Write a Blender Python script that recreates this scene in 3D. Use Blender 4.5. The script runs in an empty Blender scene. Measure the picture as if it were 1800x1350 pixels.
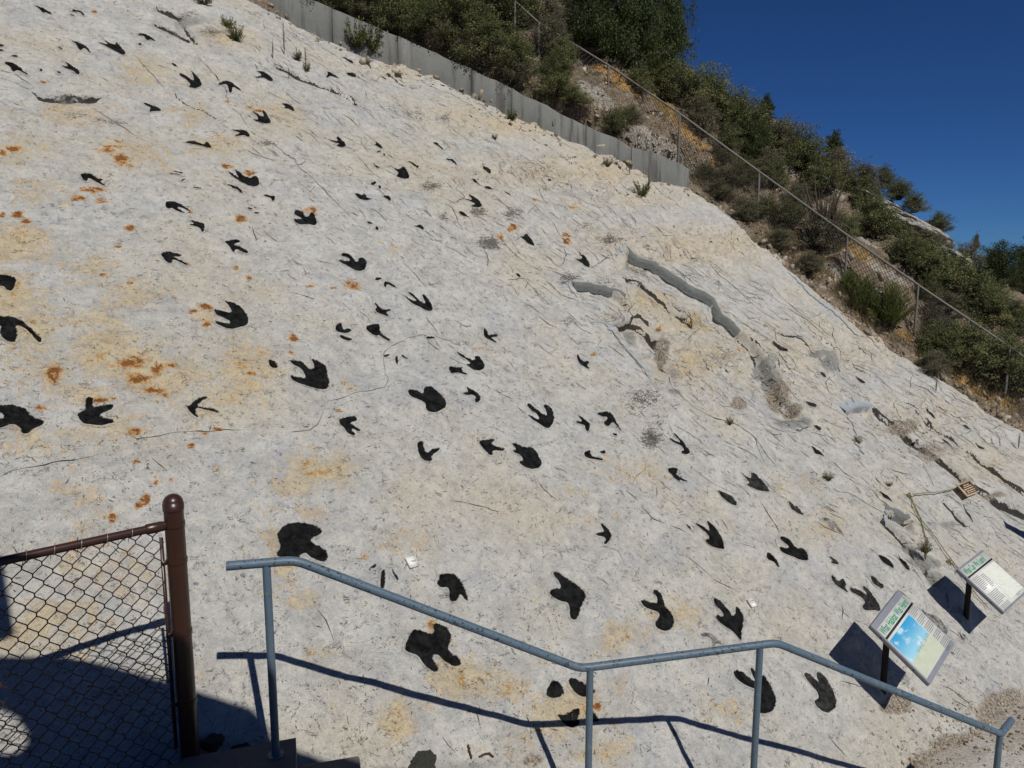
import bpy, math, random
import numpy as np
from mathutils import Vector, Matrix, noise as mnoise
from mathutils.geometry import tessellate_polygon

# ------------------------------------------------------------------ camera, sky, sun, exposure
SC = bpy.context.scene
COL = SC.collection
PITCH = math.radians(8.7)
FPX = 1352.0                      # focal length in pixels of the 1800 px wide photograph
cam_d = bpy.data.cameras.new('camera'); cam = bpy.data.objects.new('camera', cam_d); COL.objects.link(cam)
cam_d.sensor_width = 36.0; cam_d.lens = 36.0 * FPX / 1800.0
cam_d.clip_start = 0.05; cam_d.clip_end = 6000
cam.rotation_euler = (math.radians(90) - PITCH, 0, 0)
SC.camera = cam
SUNV = np.array([-.46, .875, -1.12]); SUNV = SUNV / np.linalg.norm(SUNV)    # direction the light travels
w = bpy.data.worlds.new('World'); SC.world = w; w.use_nodes = True
wn = w.node_tree; bg = wn.nodes['Background']
sky = wn.nodes.new('ShaderNodeTexSky'); sky.sky_type = 'NISHITA'; sky.sun_disc = False
sky.sun_elevation = math.asin(-SUNV[2]); sky.sun_rotation = math.atan2(-SUNV[0], -SUNV[1])
sky.altitude = 2200; sky.air_density = 0.75; sky.dust_density = 0.1; sky.ozone_density = 4.0
skm = wn.nodes.new('ShaderNodeMix'); skm.data_type = 'RGBA'; skm.blend_type = 'MULTIPLY'; skm.inputs[0].default_value = 1.0
skm.inputs[7].default_value = (.29, .56, .93, 1)      # the deep, saturated blue of clear mountain air
wn.links.new(sky.outputs[0], skm.inputs[6]); wn.links.new(skm.outputs[2], bg.inputs[0]); bg.inputs[1].default_value = 0.05
sl = bpy.data.lights.new('sun', 'SUN'); sl.energy = 3.9; sl.angle = math.radians(0.53); sl.color = (1.0, 0.965, 0.9)
so = bpy.data.objects.new('sun', sl); COL.objects.link(so)
so.rotation_euler = Vector(SUNV).to_track_quat('-Z', 'Y').to_euler()
vs = SC.view_settings; vs.view_transform = 'Standard'; vs.look = 'None'; vs.exposure = 0.0; vs.gamma = 1.0
vs.use_curve_mapping = False

R_ = random.Random(7)
rng = np.random.default_rng(5)

# ------------------------------------------------------------------ the slab's own frame and picture geometry
FW = np.array([0, math.cos(PITCH), -math.sin(PITCH)]); UPV = np.array([0, math.sin(PITCH), math.cos(PITCH)])
RT = np.array([1.0, 0, 0])
def ray(x, y): return (x - 900) / FPX * RT - (y - 675) / FPX * UPV + FW
NV = np.array([.396, -.472, .788]); NV /= np.linalg.norm(NV)
HP = -4.66
SV = np.array([-NV[1], NV[0], 0]); SV /= np.linalg.norm(SV)
WV = np.cross(NV, SV); WV *= (1 if WV[2] > 0 else -1)
ORG = NV * HP
if np.dot(np.cross(SV, WV), NV) < 0: raise RuntimeError('frame')
def uvh2w(u, v, h=0.0):
    u, v, h = np.broadcast_arrays(np.asarray(u, float), np.asarray(v, float), np.asarray(h, float))
    return ORG + u[..., None] * SV + v[..., None] * WV + h[..., None] * NV
def w2uvh(P): q = np.asarray(P) - ORG; return q @ SV, q @ WV, q @ NV
def onplane(x, y):
    d = ray(x, y); return d * HP / (d @ NV)
def uvpx(x, y): u, v, h = w2uvh(onplane(x, y)); return (u, v)
def mpp(x, y):                     # metres per pixel across the view at that point of the slab
    d = ray(x, y); return HP / (d @ NV) / FPX
def proj(P):
    P = np.asarray(P, float); z = P @ FW
    return 900 + FPX * (P @ RT) / z, 675 - FPX * (P @ UPV) / z
SLAB_M = Matrix(((SV[0], WV[0], NV[0], ORG[0]), (SV[1], WV[1], NV[1], ORG[1]), (SV[2], WV[2], NV[2], ORG[2]), (0, 0, 0, 1)))

# ------------------------------------------------------------------ numpy noise
_perm = rng.permutation(256); _perm = np.concatenate([_perm, _perm, _perm])
_ang = rng.random(256) * 2 * np.pi
def perlin(x, y):
    xi = np.floor(x).astype(int); yi = np.floor(y).astype(int); xf = x - xi; yf = y - yi
    xi &= 255; yi &= 255
    def g(ix, iy, dx, dy):
        a = _ang[_perm[_perm[ix & 255] + (iy & 255)]]
        return np.cos(a) * dx + np.sin(a) * dy
    s = xf * xf * xf * (xf * (xf * 6 - 15) + 10); t = yf * yf * yf * (yf * (yf * 6 - 15) + 10)
    a = g(xi, yi, xf, yf); b = g(xi + 1, yi, xf - 1, yf); c = g(xi, yi + 1, xf, yf - 1); d = g(xi + 1, yi + 1, xf - 1, yf - 1)
    return (a + s * (b - a)) * (1 - t) + (c + s * (d - c)) * t
def fbm(x, y, o=4, g=.5):
    r = 0; a = 1.0
    for i in range(o): r = r + a * perlin(x * 2 ** i + 17.3 * i, y * 2 ** i + 9.1 * i); a *= g
    return r
def sstep(a, b, x): t = np.clip((x - a) / (b - a), 0, 1); return t * t * (3 - 2 * t)
def seg_dist(px, py, P):            # distance, signed side, normalised run along a polyline
    P = np.asarray(P, float); L = np.hypot(*(P[1:] - P[:-1]).T); cum = np.concatenate([[0], np.cumsum(L)]); tot = cum[-1]
    best = np.full(px.shape, 1e9); side = np.zeros(px.shape); run = np.zeros(px.shape)
    for i in range(len(P) - 1):
        ax, ay = P[i]; bx, by = P[i + 1]; dx, dy = bx - ax, by - ay; l2 = dx * dx + dy * dy + 1e-12
        t = np.clip(((px - ax) * dx + (py - ay) * dy) / l2, 0, 1)
        d = np.hypot(px - ax - t * dx, py - ay - t * dy); m = d < best
        best = np.where(m, d, best); side = np.where(m, np.sign(dx * (py - ay) - dy * (px - ax)), side)
        run = np.where(m, (cum[i] + t * L[i]) / tot, run)
    return best, side, run
def poly_sdf(px, py, P):            # negative inside
    P = np.asarray(P, float); d, _, _ = seg_dist(px, py, np.vstack([P, P[:1]]))
    ins = np.zeros(px.shape, bool); n = len(P)
    for i in range(n):
        ax, ay = P[i]; bx, by = P[(i + 1) % n]
        c = ((ay > py) != (by > py)) & (px < (bx - ax) * (py - ay) / (by - ay + 1e-12) + ax)
        ins ^= c
    return np.where(ins, -d, d)
def chaikin(P, n=1):
    P = np.asarray(P, float)
    for _ in range(n):
        Q = np.roll(P, -1, 0); P = np.stack([.75 * P + .25 * Q, .25 * P + .75 * Q], 1).reshape(-1, 2)
    return P

# ------------------------------------------------------------------ materials
def nt(name, rough=.8, spec=.3):
    m = bpy.data.materials.new(name); m.use_nodes = True; N = m.node_tree.nodes; b = N['Principled BSDF']
    b.inputs['Roughness'].default_value = rough; b.inputs['Specular IOR Level'].default_value = spec
    return m, m.node_tree, b
class G:
    """tiny node-graph writer"""
    def __init__(s, tree): s.t = tree; s.N = tree.nodes; s.L = tree.links
    def v(s, x, inp):
        if x is None: return
        if isinstance(x, (int, float)): inp.default_value = x
        elif isinstance(x, (tuple, list)):
            inp.default_value = (tuple(x) + (1,))[:4] if inp.type == 'RGBA' else tuple(x)[:3]
        else: s.L.new(x, inp)
    def coord(s, kind='Object'): return s.N.new('ShaderNodeTexCoord').outputs[kind]
    def map(s, vec, scale=(1, 1, 1), rot=(0, 0, 0), loc=(0, 0, 0)):
        n = s.N.new('ShaderNodeMapping'); s.v(vec, n.inputs[0]); n.inputs['Scale'].default_value = scale
        n.inputs['Rotation'].default_value = rot; n.inputs['Location'].default_value = loc; return n.outputs[0]
    def noise(s, vec, scale, detail=3, rough=.55, dist=0.0, out='Fac'):
        n = s.N.new('ShaderNodeTexNoise'); s.v(vec, n.inputs['Vector']); n.inputs['Scale'].default_value = scale
        n.inputs['Detail'].default_value = detail; n.inputs['Roughness'].default_value = rough
        n.inputs['Distortion'].default_value = dist; return n.outputs[out]
    def voro(s, vec, scale, feature='F1', out='Distance', rand=1.0):
        n = s.N.new('ShaderNodeTexVoronoi'); n.feature = feature; s.v(vec, n.inputs['Vector'])
        n.inputs['Scale'].default_value = scale; n.inputs['Randomness'].default_value = rand; return n.outputs[out]
    def m(s, op, a, b=0.0, c=None, clamp=False):
        n = s.N.new('ShaderNodeMath'); n.operation = op; n.use_clamp = clamp; s.v(a, n.inputs[0]); s.v(b, n.inputs[1])
        if c is not None: s.v(c, n.inputs[2])
        return n.outputs[0]
    def ss(s, x, a, b):             # smoothstep, works with a > b too
        n = s.N.new('ShaderNodeMapRange'); n.interpolation_type = 'SMOOTHSTEP'
        s.v(x, n.inputs[0])
        if a < b: n.inputs[1].default_value = a; n.inputs[2].default_value = b; n.inputs[3].default_value = 0; n.inputs[4].default_value = 1
        else: n.inputs[1].default_value = b; n.inputs[2].default_value = a; n.inputs[3].default_value = 1; n.inputs[4].default_value = 0
        return n.outputs[0]
    def mix(s, f, a, b, mode='MIX'):
        n = s.N.new('ShaderNodeMix'); n.data_type = 'RGBA'; n.blend_type = mode; n.clamp_factor = True
        s.v(f, n.inputs[0]); s.v(a, n.inputs[6]); s.v(b, n.inputs[7]); return n.outputs[2]
    def attr(s, name, out='Fac'):
        n = s.N.new('ShaderNodeAttribute'); n.attribute_name = name; return n.outputs[out]
    def bump(s, h, strength, dist, nrm=None):
        n = s.N.new('ShaderNodeBump'); n.inputs['Strength'].default_value = strength; n.inputs['Distance'].default_value = dist
        s.v(h, n.inputs['Height'])
        if nrm is not None: s.v(nrm, n.inputs['Normal'])
        return n.outputs[0]
    def rnd(s): return s.N.new('ShaderNodeObjectInfo').outputs['Random']

def rock_nodes(tree):
    """weathered pale sandstone: returns colour, bump normal"""
    g = G(tree); P = g.coord()
    warp = g.noise(P, 2.2, 3, .6, 0, 'Color')
    W = g.N.new('ShaderNodeVectorMath'); W.operation = 'MULTIPLY_ADD'; g.L.new(warp, W.inputs[0]); W.inputs[1].default_value = (.16, .16, 0); g.L.new(P, W.inputs[2]); PW = W.outputs[0]
    big = g.noise(P, .55, 4, .6); mid = g.noise(PW, 3.0, 6, .68); mot = g.noise(PW, 12, 6, .75); fine = g.noise(P, 46, 5, .78); grain = g.noise(P, 150, 2, .6)
    st = g.attr('stain')
    c = g.mix(g.ss(mid, .36, .66), (.395, .388, .368), (.49, .482, .455))
    c = g.mix(g.m('MULTIPLY', g.ss(g.m('ADD', big, g.m('MULTIPLY', st, .25)), .44, .72), .7), c, (.47, .42, .32))
    c = g.mix(g.m('MULTIPLY', g.ss(mot, .50, .66), .32), c, (.46, .405, .30))
    c = g.mix(g.m('MULTIPLY', g.ss(g.noise(PW, 1.3, 4, .6), .54, .70), .55), c, (.36, .37, .385))
    # warm bedding near the top of the slab
    tan = g.attr('tan'); tn = g.noise(g.map(PW, (.7, 2.6, 1), (0, 0, -.35)), 2.6, 6, .7)
    c = g.mix(g.m('MULTIPLY', g.ss(g.m('ADD', g.m('MULTIPLY', tan, .30), tn), .52, .82), g.m('MULTIPLY', tan, .62)), c, (.49, .395, .255))
    # patchy yellow iron stain with darker rims, broken up inside
    sn = g.m('ADD', g.m('MULTIPLY', g.noise(PW, 4.5, 7, .78, .5), .6), g.m('MULTIPLY', mot, .4))
    sv = g.m('ADD', g.m('MULTIPLY', st, .235), sn)
    sm = g.ss(sv, .605, .645); c = g.mix(g.m('MULTIPLY', sm, .52), c, (.47, .365, .195))
    rim = g.m('MULTIPLY', g.ss(sv, .59, .602), g.ss(sv, .63, .61)); c = g.mix(g.m('MULTIPLY', rim, .55), c, (.36, .23, .09))
    s2 = g.ss(g.m('ADD', g.m('MULTIPLY', st, .20), g.noise(PW, 9, 6, .78, .5)), .685, .745)
    c = g.mix(g.m('MULTIPLY', s2, .85), c, (.40, .215, .05))
    # rust brown crusts
    ru = g.attr('rust'); rn = g.noise(PW, 11, 6, .78, .6)
    rv = g.m('ADD', g.m('MULTIPLY', g.m('MINIMUM', ru, .8), .37), rn)
    c = g.mix(g.m('MULTIPLY', g.ss(rv, .655, .70), .72), c, (.43, .225, .055)); c = g.mix(g.m('MULTIPLY', g.ss(rv, .755, .775), .92), c, (.19, .066, .017))
    sp = g.ss(g.noise(P, 5.5, 6, .8), .70, .74); c = g.mix(g.m('MULTIPLY', sp, .55), c, (.40, .22, .07))
    # shade of open crevices and under ledges, painted near-black
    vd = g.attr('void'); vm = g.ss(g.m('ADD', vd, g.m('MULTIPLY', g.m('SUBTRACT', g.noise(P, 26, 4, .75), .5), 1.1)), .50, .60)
    # hair-thin chips and crevices, edge shadow and lichen painted into the colour
    dens = g.ss(g.noise(P, 1.1, 3, .6), .40, .62)
    def chips(scale, width, mscale, m0, m1, seed, st=(1, 1, 1), rot=0):
        V = g.map(PW, st, (0, 0, rot), (seed, seed * .7, 0)); n = g.noise(V, scale, 4, .68, .9)
        line = g.ss(g.m('ABSOLUTE', g.m('SUBTRACT', n, .5)), width, width * .25)
        return g.m('MULTIPLY', line, g.ss(g.noise(g.map(P, (1, 1, 1), (0, 0, 0), (seed, 3, 0)), mscale, 4, .75), m0, m1))
    ch1 = chips(6, .013, 7, .56, .63, 3.1, (1, 1.6, 1), -.5); ch2 = chips(13, .020, 17, .55, .63, 8.2); ch3 = chips(3.2, .007, 4, .59, .65, 13, (1, 2.4, 1), -.4)
    chd = g.m('MAXIMUM', g.m('MULTIPLY', ch1, .7), g.m('MULTIPLY', ch2, g.m('ADD', .4, g.m('MULTIPLY', dens, .5)))); chd = g.m('MAXIMUM', chd, g.m('MULTIPLY', ch3, .8))
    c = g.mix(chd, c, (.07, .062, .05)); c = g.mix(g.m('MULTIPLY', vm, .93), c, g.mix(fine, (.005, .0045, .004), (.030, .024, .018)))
    # lichen speckle
    ln = g.m('ADD', g.m('MULTIPLY', g.noise(P, 42, 4, .8), .6), g.m('MULTIPLY', g.noise(g.map(PW, (1, 2.2, 1), (0, 0, -.5)), 9, 5, .75), .4)); lv = g.m('ADD', g.m('MULTIPLY', g.attr('lichen'), .25), g.m('ADD', ln, g.m('MULTIPLY', g.attr('tan'), .02)))
    c = g.mix(g.m('MULTIPLY', g.ss(lv, .635, .70), .85), c, (.065, .058, .054))
    pep = g.ss(g.noise(P, 55, 3, .8), .665, .72); c = g.mix(g.m('MULTIPLY', pep, .7), c, (.12, .105, .085))
    c = g.mix(g.m('MULTIPLY', g.attr('grey'), .9), c, g.mix(mot, (.17, .17, .155), (.31, .305, .285)))
    c = g.mix(g.attr('gravel'), c, g.mix(g.ss(fine, .42, .60), (.15, .12, .09), (.38, .335, .275)))
    c = g.mix(.46, c, g.mix(fine, (.12, .12, .12), (.92, .92, .92)), 'OVERLAY')
    c = g.mix(.4, c, g.mix(g.ss(mot, .3, .7), (.38, .38, .38), (.64, .64, .64)), 'OVERLAY')
    c = g.mix(.3, c, g.mix(grain, (.2, .2, .2), (.8, .8, .8)), 'OVERLAY')
    rg_ = g.m('ABSOLUTE', g.m('SUBTRACT', g.noise(PW, 8, 5, .7, .8), .5))
    h = g.m('ADD', g.m('MULTIPLY', fine, .3), g.m('MULTIPLY', mid, .9)); h = g.m('ADD', h, g.m('MULTIPLY', mot, .5)); h = g.m('ADD', h, g.m('MULTIPLY', g.m('MINIMUM', rg_, .05), 1.0))
    h = g.m('SUBTRACT', h, g.m('MULTIPLY', chd, .35))
    nb = g.bump(h, 1.0, .034); nb = g.bump(grain, .6, .005, nb)
    return g, c, nb

m_rock, tr, b = nt('pale_sandstone', .9, .2)
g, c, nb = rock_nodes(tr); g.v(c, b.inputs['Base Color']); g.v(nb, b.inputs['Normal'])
def paint_mat(name, col, keep):
    m, t, b = nt(name, .9, .06); g, c, nb = rock_nodes(t); P = g.coord()
    e = g.m('ADD', g.attr('edge'), g.m('MULTIPLY', g.m('SUBTRACT', g.noise(P, 30, 5, .8), .5), .042))
    a = g.ss(e, .004, -.004)
    hole = g.ss(g.noise(P, 30, 5, .75), .74 - keep, .69 - keep)
    a = g.m('MULTIPLY', a, hole)
    pc = g.mix(g.ss(g.noise(P, 13, 5, .78), .35, .7), tuple(x * .6 for x in col), tuple(x * 3.0 for x in col))
    pc = g.mix(g.m('MULTIPLY', g.ss(g.noise(P, 75, 3, .7), .62, .75), .3), pc, (.07, .065, .06))
    g.v(g.mix(a, c, pc), b.inputs['Base Color']); g.v(nb, b.inputs['Normal']); return m
m_paint = paint_mat('black_track_paint', (.0075, .0078, .008), 0.0)
m_faded = paint_mat('faded_track_paint', (.020, .020, .0195), .03)
m_pale = paint_mat('pale_track_paint', (.13, .125, .115), .03)
m_crack, t, b = nt('crack_shade', .95, .1); g = G(t); P = g.coord()
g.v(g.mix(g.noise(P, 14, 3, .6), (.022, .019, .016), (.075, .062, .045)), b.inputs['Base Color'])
m_chip, t, b = nt('chip_edge', .95, .1); g = G(t); P = g.coord()
g.v(g.mix(g.noise(P, 3, 3, .6), (.028, .024, .02), (.12, .10, .075)), b.inputs['Base Color'])
m_mortar, t, b = nt('grey_mortar', .85, .2); g = G(t); P = g.coord()
g.v(g.mix(g.noise(P, 6, 5, .65), (.135, .147, .14), (.225, .235, .225)), b.inputs['Base Color']); g.v(g.bump(g.noise(P, 18, 5, .75), 1, .03), b.inputs['Normal'])
m_seal, t, b = nt('blue_grey_sealant', .8, .25); g = G(t); P = g.coord()
g.v(g.mix(g.noise(P, 9, 4, .65), (.24, .27, .29), (.36, .39, .41)), b.inputs['Base Color']); g.v(g.bump(g.noise(P, 40, 4, .6), .5, .01), b.inputs['Normal'])

m_conc, t, b = nt('weathered_concrete', .88, .2); g = G(t); P = g.coord()
ST = g.map(P, (2.2, 2.2, .22)); stn = g.noise(ST, 2.0, 5, .65)
cc = g.mix(g.noise(P, 3, 5, .65), (.125, .128, .12), (.20, .20, .185)); cc = g.mix(g.m('MULTIPLY', g.ss(stn, .50, .70), .5), cc, (.25, .25, .235))
cc = g.mix(g.m('MULTIPLY', g.ss(g.noise(ST, 3.3, 4, .6), .50, .64), .6), cc, (.05, .048, .042)); cc = g.mix(g.m('MULTIPLY', g.ss(g.noise(P, 30, 3, .6), .62, .7), .4), cc, (.10, .09, .08))
g.v(cc, b.inputs['Base Color']); g.v(g.bump(g.noise(P, 25, 5, .6), .6, .012), b.inputs['Normal'])
m_step, t, b = nt('dark_step_concrete', .9, .2); g = G(t); P = g.coord()
g.v(g.mix(g.noise(P, 8, 5, .65), (.10, .095, .088), (.19, .18, .165)), b.inputs['Base Color']); g.v(g.bump(g.noise(P, 60, 4, .6), .6, .006), b.inputs['Normal'])

m_soil, t, b = nt('dusty_path_soil', .95, .1); g = G(t); P = g.coord()
vo = g.voro(P, 26, 'F1'); cc = g.mix(g.noise(P, 1.8, 5, .65), (.29, .255, .215), (.40, .37, .33))
cc = g.mix(g.m('MULTIPLY', g.ss(g.noise(P, .9, 4, .6), .44, .56), .85), cc, (.42, .405, .375))
cc = g.mix(.6, cc, g.mix(g.noise(P, 45, 5, .8), (.1, .1, .1), (.9, .9, .9)), 'OVERLAY'); cc = g.mix(g.m('MULTIPLY', g.ss(g.noise(P, 30, 4, .7), .56, .64), .7), cc, (.46, .43, .38)); cc = g.mix(g.m('MULTIPLY', g.ss(g.noise(P, 22, 4, .7), .61, .70), .6), cc, (.09, .07, .055))
g.v(cc, b.inputs['Base Color']); g.v(g.bump(g.m('ADD', g.noise(P, 22, 5, .7), g.m('MULTIPLY', vo, .4)), .9, .02), b.inputs['Normal'])

m_hill, t, b = nt('hillside_earth', .95, .1); g = G(t); P = g.coord()
wc = g.noise(P, 1.7, 3, .6, 0, 'Color'); W = g.N.new('ShaderNodeVectorMath'); W.operation = 'MULTIPLY_ADD'; g.L.new(wc, W.inputs[0]); W.inputs[1].default_value = (.5, .5, .3); g.L.new(P, W.inputs[2]); PW = W.outputs[0]
cc = g.mix(g.noise(PW, 2.2, 5, .65), (.17, .115, .075), (.36, .29, .215))
cc = g.mix(g.ss(g.m('ADD', g.m('MULTIPLY', g.attr('orange'), .7), g.m('MULTIPLY', g.noise(PW, 3.0, 5, .65), .6)), .52, .62), cc, g.mix(g.noise(PW, 7, 4, .6), (.33, .15, .035), (.60, .38, .13)))
cc = g.mix(g.ss(g.m('ADD', g.m('MULTIPLY', g.attr('white'), .7), g.m('MULTIPLY', g.noise(PW, 4.0, 5, .65), .6)), .56, .64), cc, g.mix(g.noise(PW, 9, 4, .6), (.36, .32, .28), (.58, .54, .48)))
gn = g.ss(g.noise(P, 26, 4, .75), .52, .60); cc = g.mix(g.m('MULTIPLY', gn, .55), cc, (.52, .46, .38)); cc = g.mix(g.m('MULTIPLY', g.ss(g.noise(P, 19, 4, .75), .56, .64), .75), cc, (.05, .038, .028))
cc = g.mix(g.m('MULTIPLY', g.ss(g.noise(P, 1.1, 4, .65), .50, .60), g.m('SUBTRACT', .55, g.m('MULTIPLY', g.attr('white'), .5))), cc, (.085, .085, .04))
g.v(cc, b.inputs['Base Color']); g.v(g.bump(g.m('ADD', g.noise(P, 16, 5, .75), g.noise(PW, 4, 4, .6)), 1.0, .09), b.inputs['Normal'])
m_stone, t, b = nt('rubble_stone', .92, .15); g = G(t); P = g.coord()
g.v(g.mix(g.ss(g.noise(P, 3.5, 4, .7), .35, .65), (.13, .095, .065), (.42, .36, .28)), b.inputs['Base Color']); g.v(g.bump(g.noise(P, 30, 4, .6), .6, .01), b.inputs['Normal'])
m_outc, t, b = nt('white_outcrop_rock', .92, .15); g = G(t); P = g.coord()
cc = g.mix(g.noise(P, 4, 5, .65), (.34, .32, .29), (.56, .54, .50)); cc = g.mix(g.m('MULTIPLY', g.ss(g.noise(P, 2.2, 4, .6), .55, .65), .7), cc, (.46, .33, .17))
cc = g.mix(g.ss(g.m('ABSOLUTE', g.m('SUBTRACT', g.noise(g.map(P, (1, 1, 3)), 4, 4, .6), .5)), .02, .006), cc, (.06, .05, .04))
g.v(cc, b.inputs['Base Color']); g.v(g.bump(g.noise(P, 9, 5, .7), .9, .06), b.inputs['Normal'])

def leaf_mat(name, c1, c2, c3=None):
    m, t, b = nt(name, .6, .25); g = G(t); P = g.coord()
    cc = g.mix(g.attr('tint'), c1, c2)
    if c3: cc = g.mix(g.m('MULTIPLY', g.ss(g.noise(P, 2.2, 2, .5), .54, .66), .6), cc, c3)
    cc = g.mix(g.m('MULTIPLY', g.rnd(), .45), cc, tuple(x * .65 for x in c1))
    g.v(cc, b.inputs['Base Color'])
    tr_ = t.nodes.new('ShaderNodeBsdfTranslucent'); g.v(cc, tr_.inputs[0]); mx = t.nodes.new('ShaderNodeMixShader'); mx.inputs[0].default_value = .3
    t.links.new(b.outputs[0], mx.inputs[1]); t.links.new(tr_.outputs[0], mx.inputs[2]); t.links.new(mx.outputs[0], t.nodes['Material Output'].inputs[0]); return m
M_OLIVE = leaf_mat('olive_leaf', (.085, .100, .036), (.25, .27, .11), (.31, .27, .13))
M_DARK = leaf_mat('juniper_needles', (.032, .050, .015), (.100, .125, .042))
M_GREEN = leaf_mat('green_broom', (.060, .090, .015), (.165, .195, .04))
M_GREYG = leaf_mat('grey_brush', (.10, .095, .055), (.28, .26, .165))
M_DRY = leaf_mat('dry_stalks', (.15, .11, .055), (.30, .23, .12))
M_WEED = leaf_mat('weed_leaf', (.07, .085, .02), (.19, .19, .06))
m_bark, t, b = nt('bark', .9, .1); g = G(t); P = g.coord(); g.v(g.mix(g.noise(P, 9, 4, .6), (.035, .026, .02), (.12, .10, .08)), b.inputs['Base Color'])

m_blue, t, b = nt('blue_grey_rail_paint', .48, .4); g = G(t); P = g.coord()
cc = g.mix(g.noise(P, 3, 4, .6), (.070, .112, .158), (.10, .142, .175)); cc = g.mix(g.m('MULTIPLY', g.ss(g.noise(P, 14, 4, .7), .56, .64), .5), cc, (.15, .175, .19))
zc = g.N.new('ShaderNodeSeparateXYZ'); g.L.new(g.N.new('ShaderNodeNewGeometry').outputs['Normal'], zc.inputs[0])
chip = g.ss(g.m('ADD', g.noise(P, 62, 4, .7), g.m('MULTIPLY', g.noise(P, 2.3, 2, .5), .22)), .70, .725)
cc = g.mix(g.m('MULTIPLY', chip, g.attr('top')), cc, (.012, .014, .02)); g.v(cc, b.inputs['Base Color'])
g.v(g.bump(g.noise(P, 70, 3, .6), .3, .002), b.inputs['Normal'])
m_brown, t, b = nt('brown_fence_enamel', .33, .45); g = G(t); P = g.coord(); g.v(g.mix(g.noise(P, 6, 3, .6), (.030, .013, .009), (.044, .019, .012)), b.inputs['Base Color']); g.v(g.bump(g.noise(P, 18, 3, .5), .12, .003), b.inputs['Normal'])
m_wire, t, b = nt('brown_vinyl_wire', .45, .4); g = G(t); P = g.coord(); g.v(g.mix(g.noise(P, 12, 2, .6), (.035, .017, .011), (.05, .024, .014)), b.inputs['Base Color'])
m_galv, t, b = nt('galvanised_wire', .42, .5); b.inputs['Metallic'].default_value = .6; g = G(t); P = g.coord(); g.v(g.mix(g.noise(P, 14, 2, .6), (.22, .21, .19), (.42, .41, .38)), b.inputs['Base Color'])
m_fgal, t, b = nt('dull_fence_steel', .6, .3); g = G(t); P = g.coord(); g.v(g.mix(g.noise(P, 5, 3, .6), (.11, .098, .085), (.19, .175, .155)), b.inputs['Base Color'])
m_fwire, t, b = nt('dark_fence_wire', .7, .2); g = G(t); P = g.coord(); g.v(g.mix(g.noise(P, 5, 3, .6), (.05, .043, .036), (.09, .078, .066)), b.inputs['Base Color'])
m_frame, t, b = nt('sign_frame_metal', .5, .4); g = G(t); P = g.coord(); g.v(g.mix(g.noise(P, 12, 4, .6), (.17, .18, .21), (.25, .26, .29)), b.inputs['Base Color'])
m_spost, t, b = nt('dark_sign_post', .7, .2); g = G(t); P = g.coord(); g.v(g.mix(g.noise(P, 12, 4, .6), (.011, .009, .008), (.024, .019, .016)), b.inputs['Base Color'])
def flat(name, col, rough=.5, var=.12):
    m, t, b = nt(name, rough, .3); g = G(t); P = g.coord(); g.v(g.mix(g.noise(P, 25, 3, .6), tuple(x * (1 - var) for x in col), col), b.inputs['Base Color']); return m
m_white = flat('white_board', (.70, .70, .66), .4, .06); m_titleg = flat('green_print', (.015, .27, .13)); m_black = flat('black_print', (.012, .012, .014)); m_text = flat('grey_print', (.24, .25, .24)); m_red = flat('red_print', (.4, .03, .05))
m_card = flat('white_card', (.78, .77, .73), .5, .05); m_cream = flat('cream_print', (.66, .50, .32)); m_plaq = flat('brown_plaque', (.060, .030, .018)); m_rope = flat('yellow_rope', (.30, .25, .10), .8, .4)
m_caster = flat('tan_caster_sheet', (.25, .22, .17), .9); m_mark_b = flat('blue_marker', (.01, .03, .25))
m_twig = flat('brown_twig', (.10, .05, .035), .8, .5)
m_pic, t, b = nt('habitat_picture', .45, .3); g = G(t); U = g.coord('UV'); sx = g.N.new('ShaderNodeSeparateXYZ'); g.L.new(U, sx.inputs[0]); ux, uy = sx.outputs[0], sx.outputs[1]
line = g.m('ADD', g.m('MULTIPLY', ux, .06), .37); rel = g.m('SUBTRACT', uy, g.m('ADD', line, g.m('MULTIPLY', g.m('SUBTRACT', g.noise(U, 9, 4, .7), .5), .08)))
skyc = g.mix(g.ss(uy, .3, 1.0), (.32, .58, .68), (.035, .30, .55)); skyc = g.mix(g.m('MULTIPLY', g.ss(g.noise(U, 3.3, 5, .6), .50, .66), .8), skyc, (.60, .70, .72))
sand = g.mix(g.noise(U, 5, 5, .65), (.36, .41, .30), (.60, .62, .50)); pc = g.mix(g.ss(rel, -.01, .01), sand, skyc)
treeb = g.m('MULTIPLY', g.ss(g.m('ABSOLUTE', g.m('SUBTRACT', rel, .02)), .06, .03), g.m('MULTIPLY', g.ss(ux, .15, .5), g.ss(g.noise(g.map(U, (4, 1, 1)), 14, 4, .7), .47, .56)))
g.v(g.mix(g.m('MULTIPLY', treeb, .6), pc, (.09, .12, .12)), b.inputs['Base Color'])
m_pic2, t, b = nt('sketch_map_print', .45, .3); g = G(t); U = g.coord('UV'); ln = g.ss(g.m('ABSOLUTE', g.m('SUBTRACT', g.noise(U, 5, 4, .6, .5), .5)), .012, .004)
pc = g.mix(g.noise(U, 3, 3, .6), (.62, .64, .56), (.70, .70, .64)); g.v(g.mix(g.m('MULTIPLY', ln, .5), pc, (.18, .26, .18)), b.inputs['Base Color'])

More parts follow.
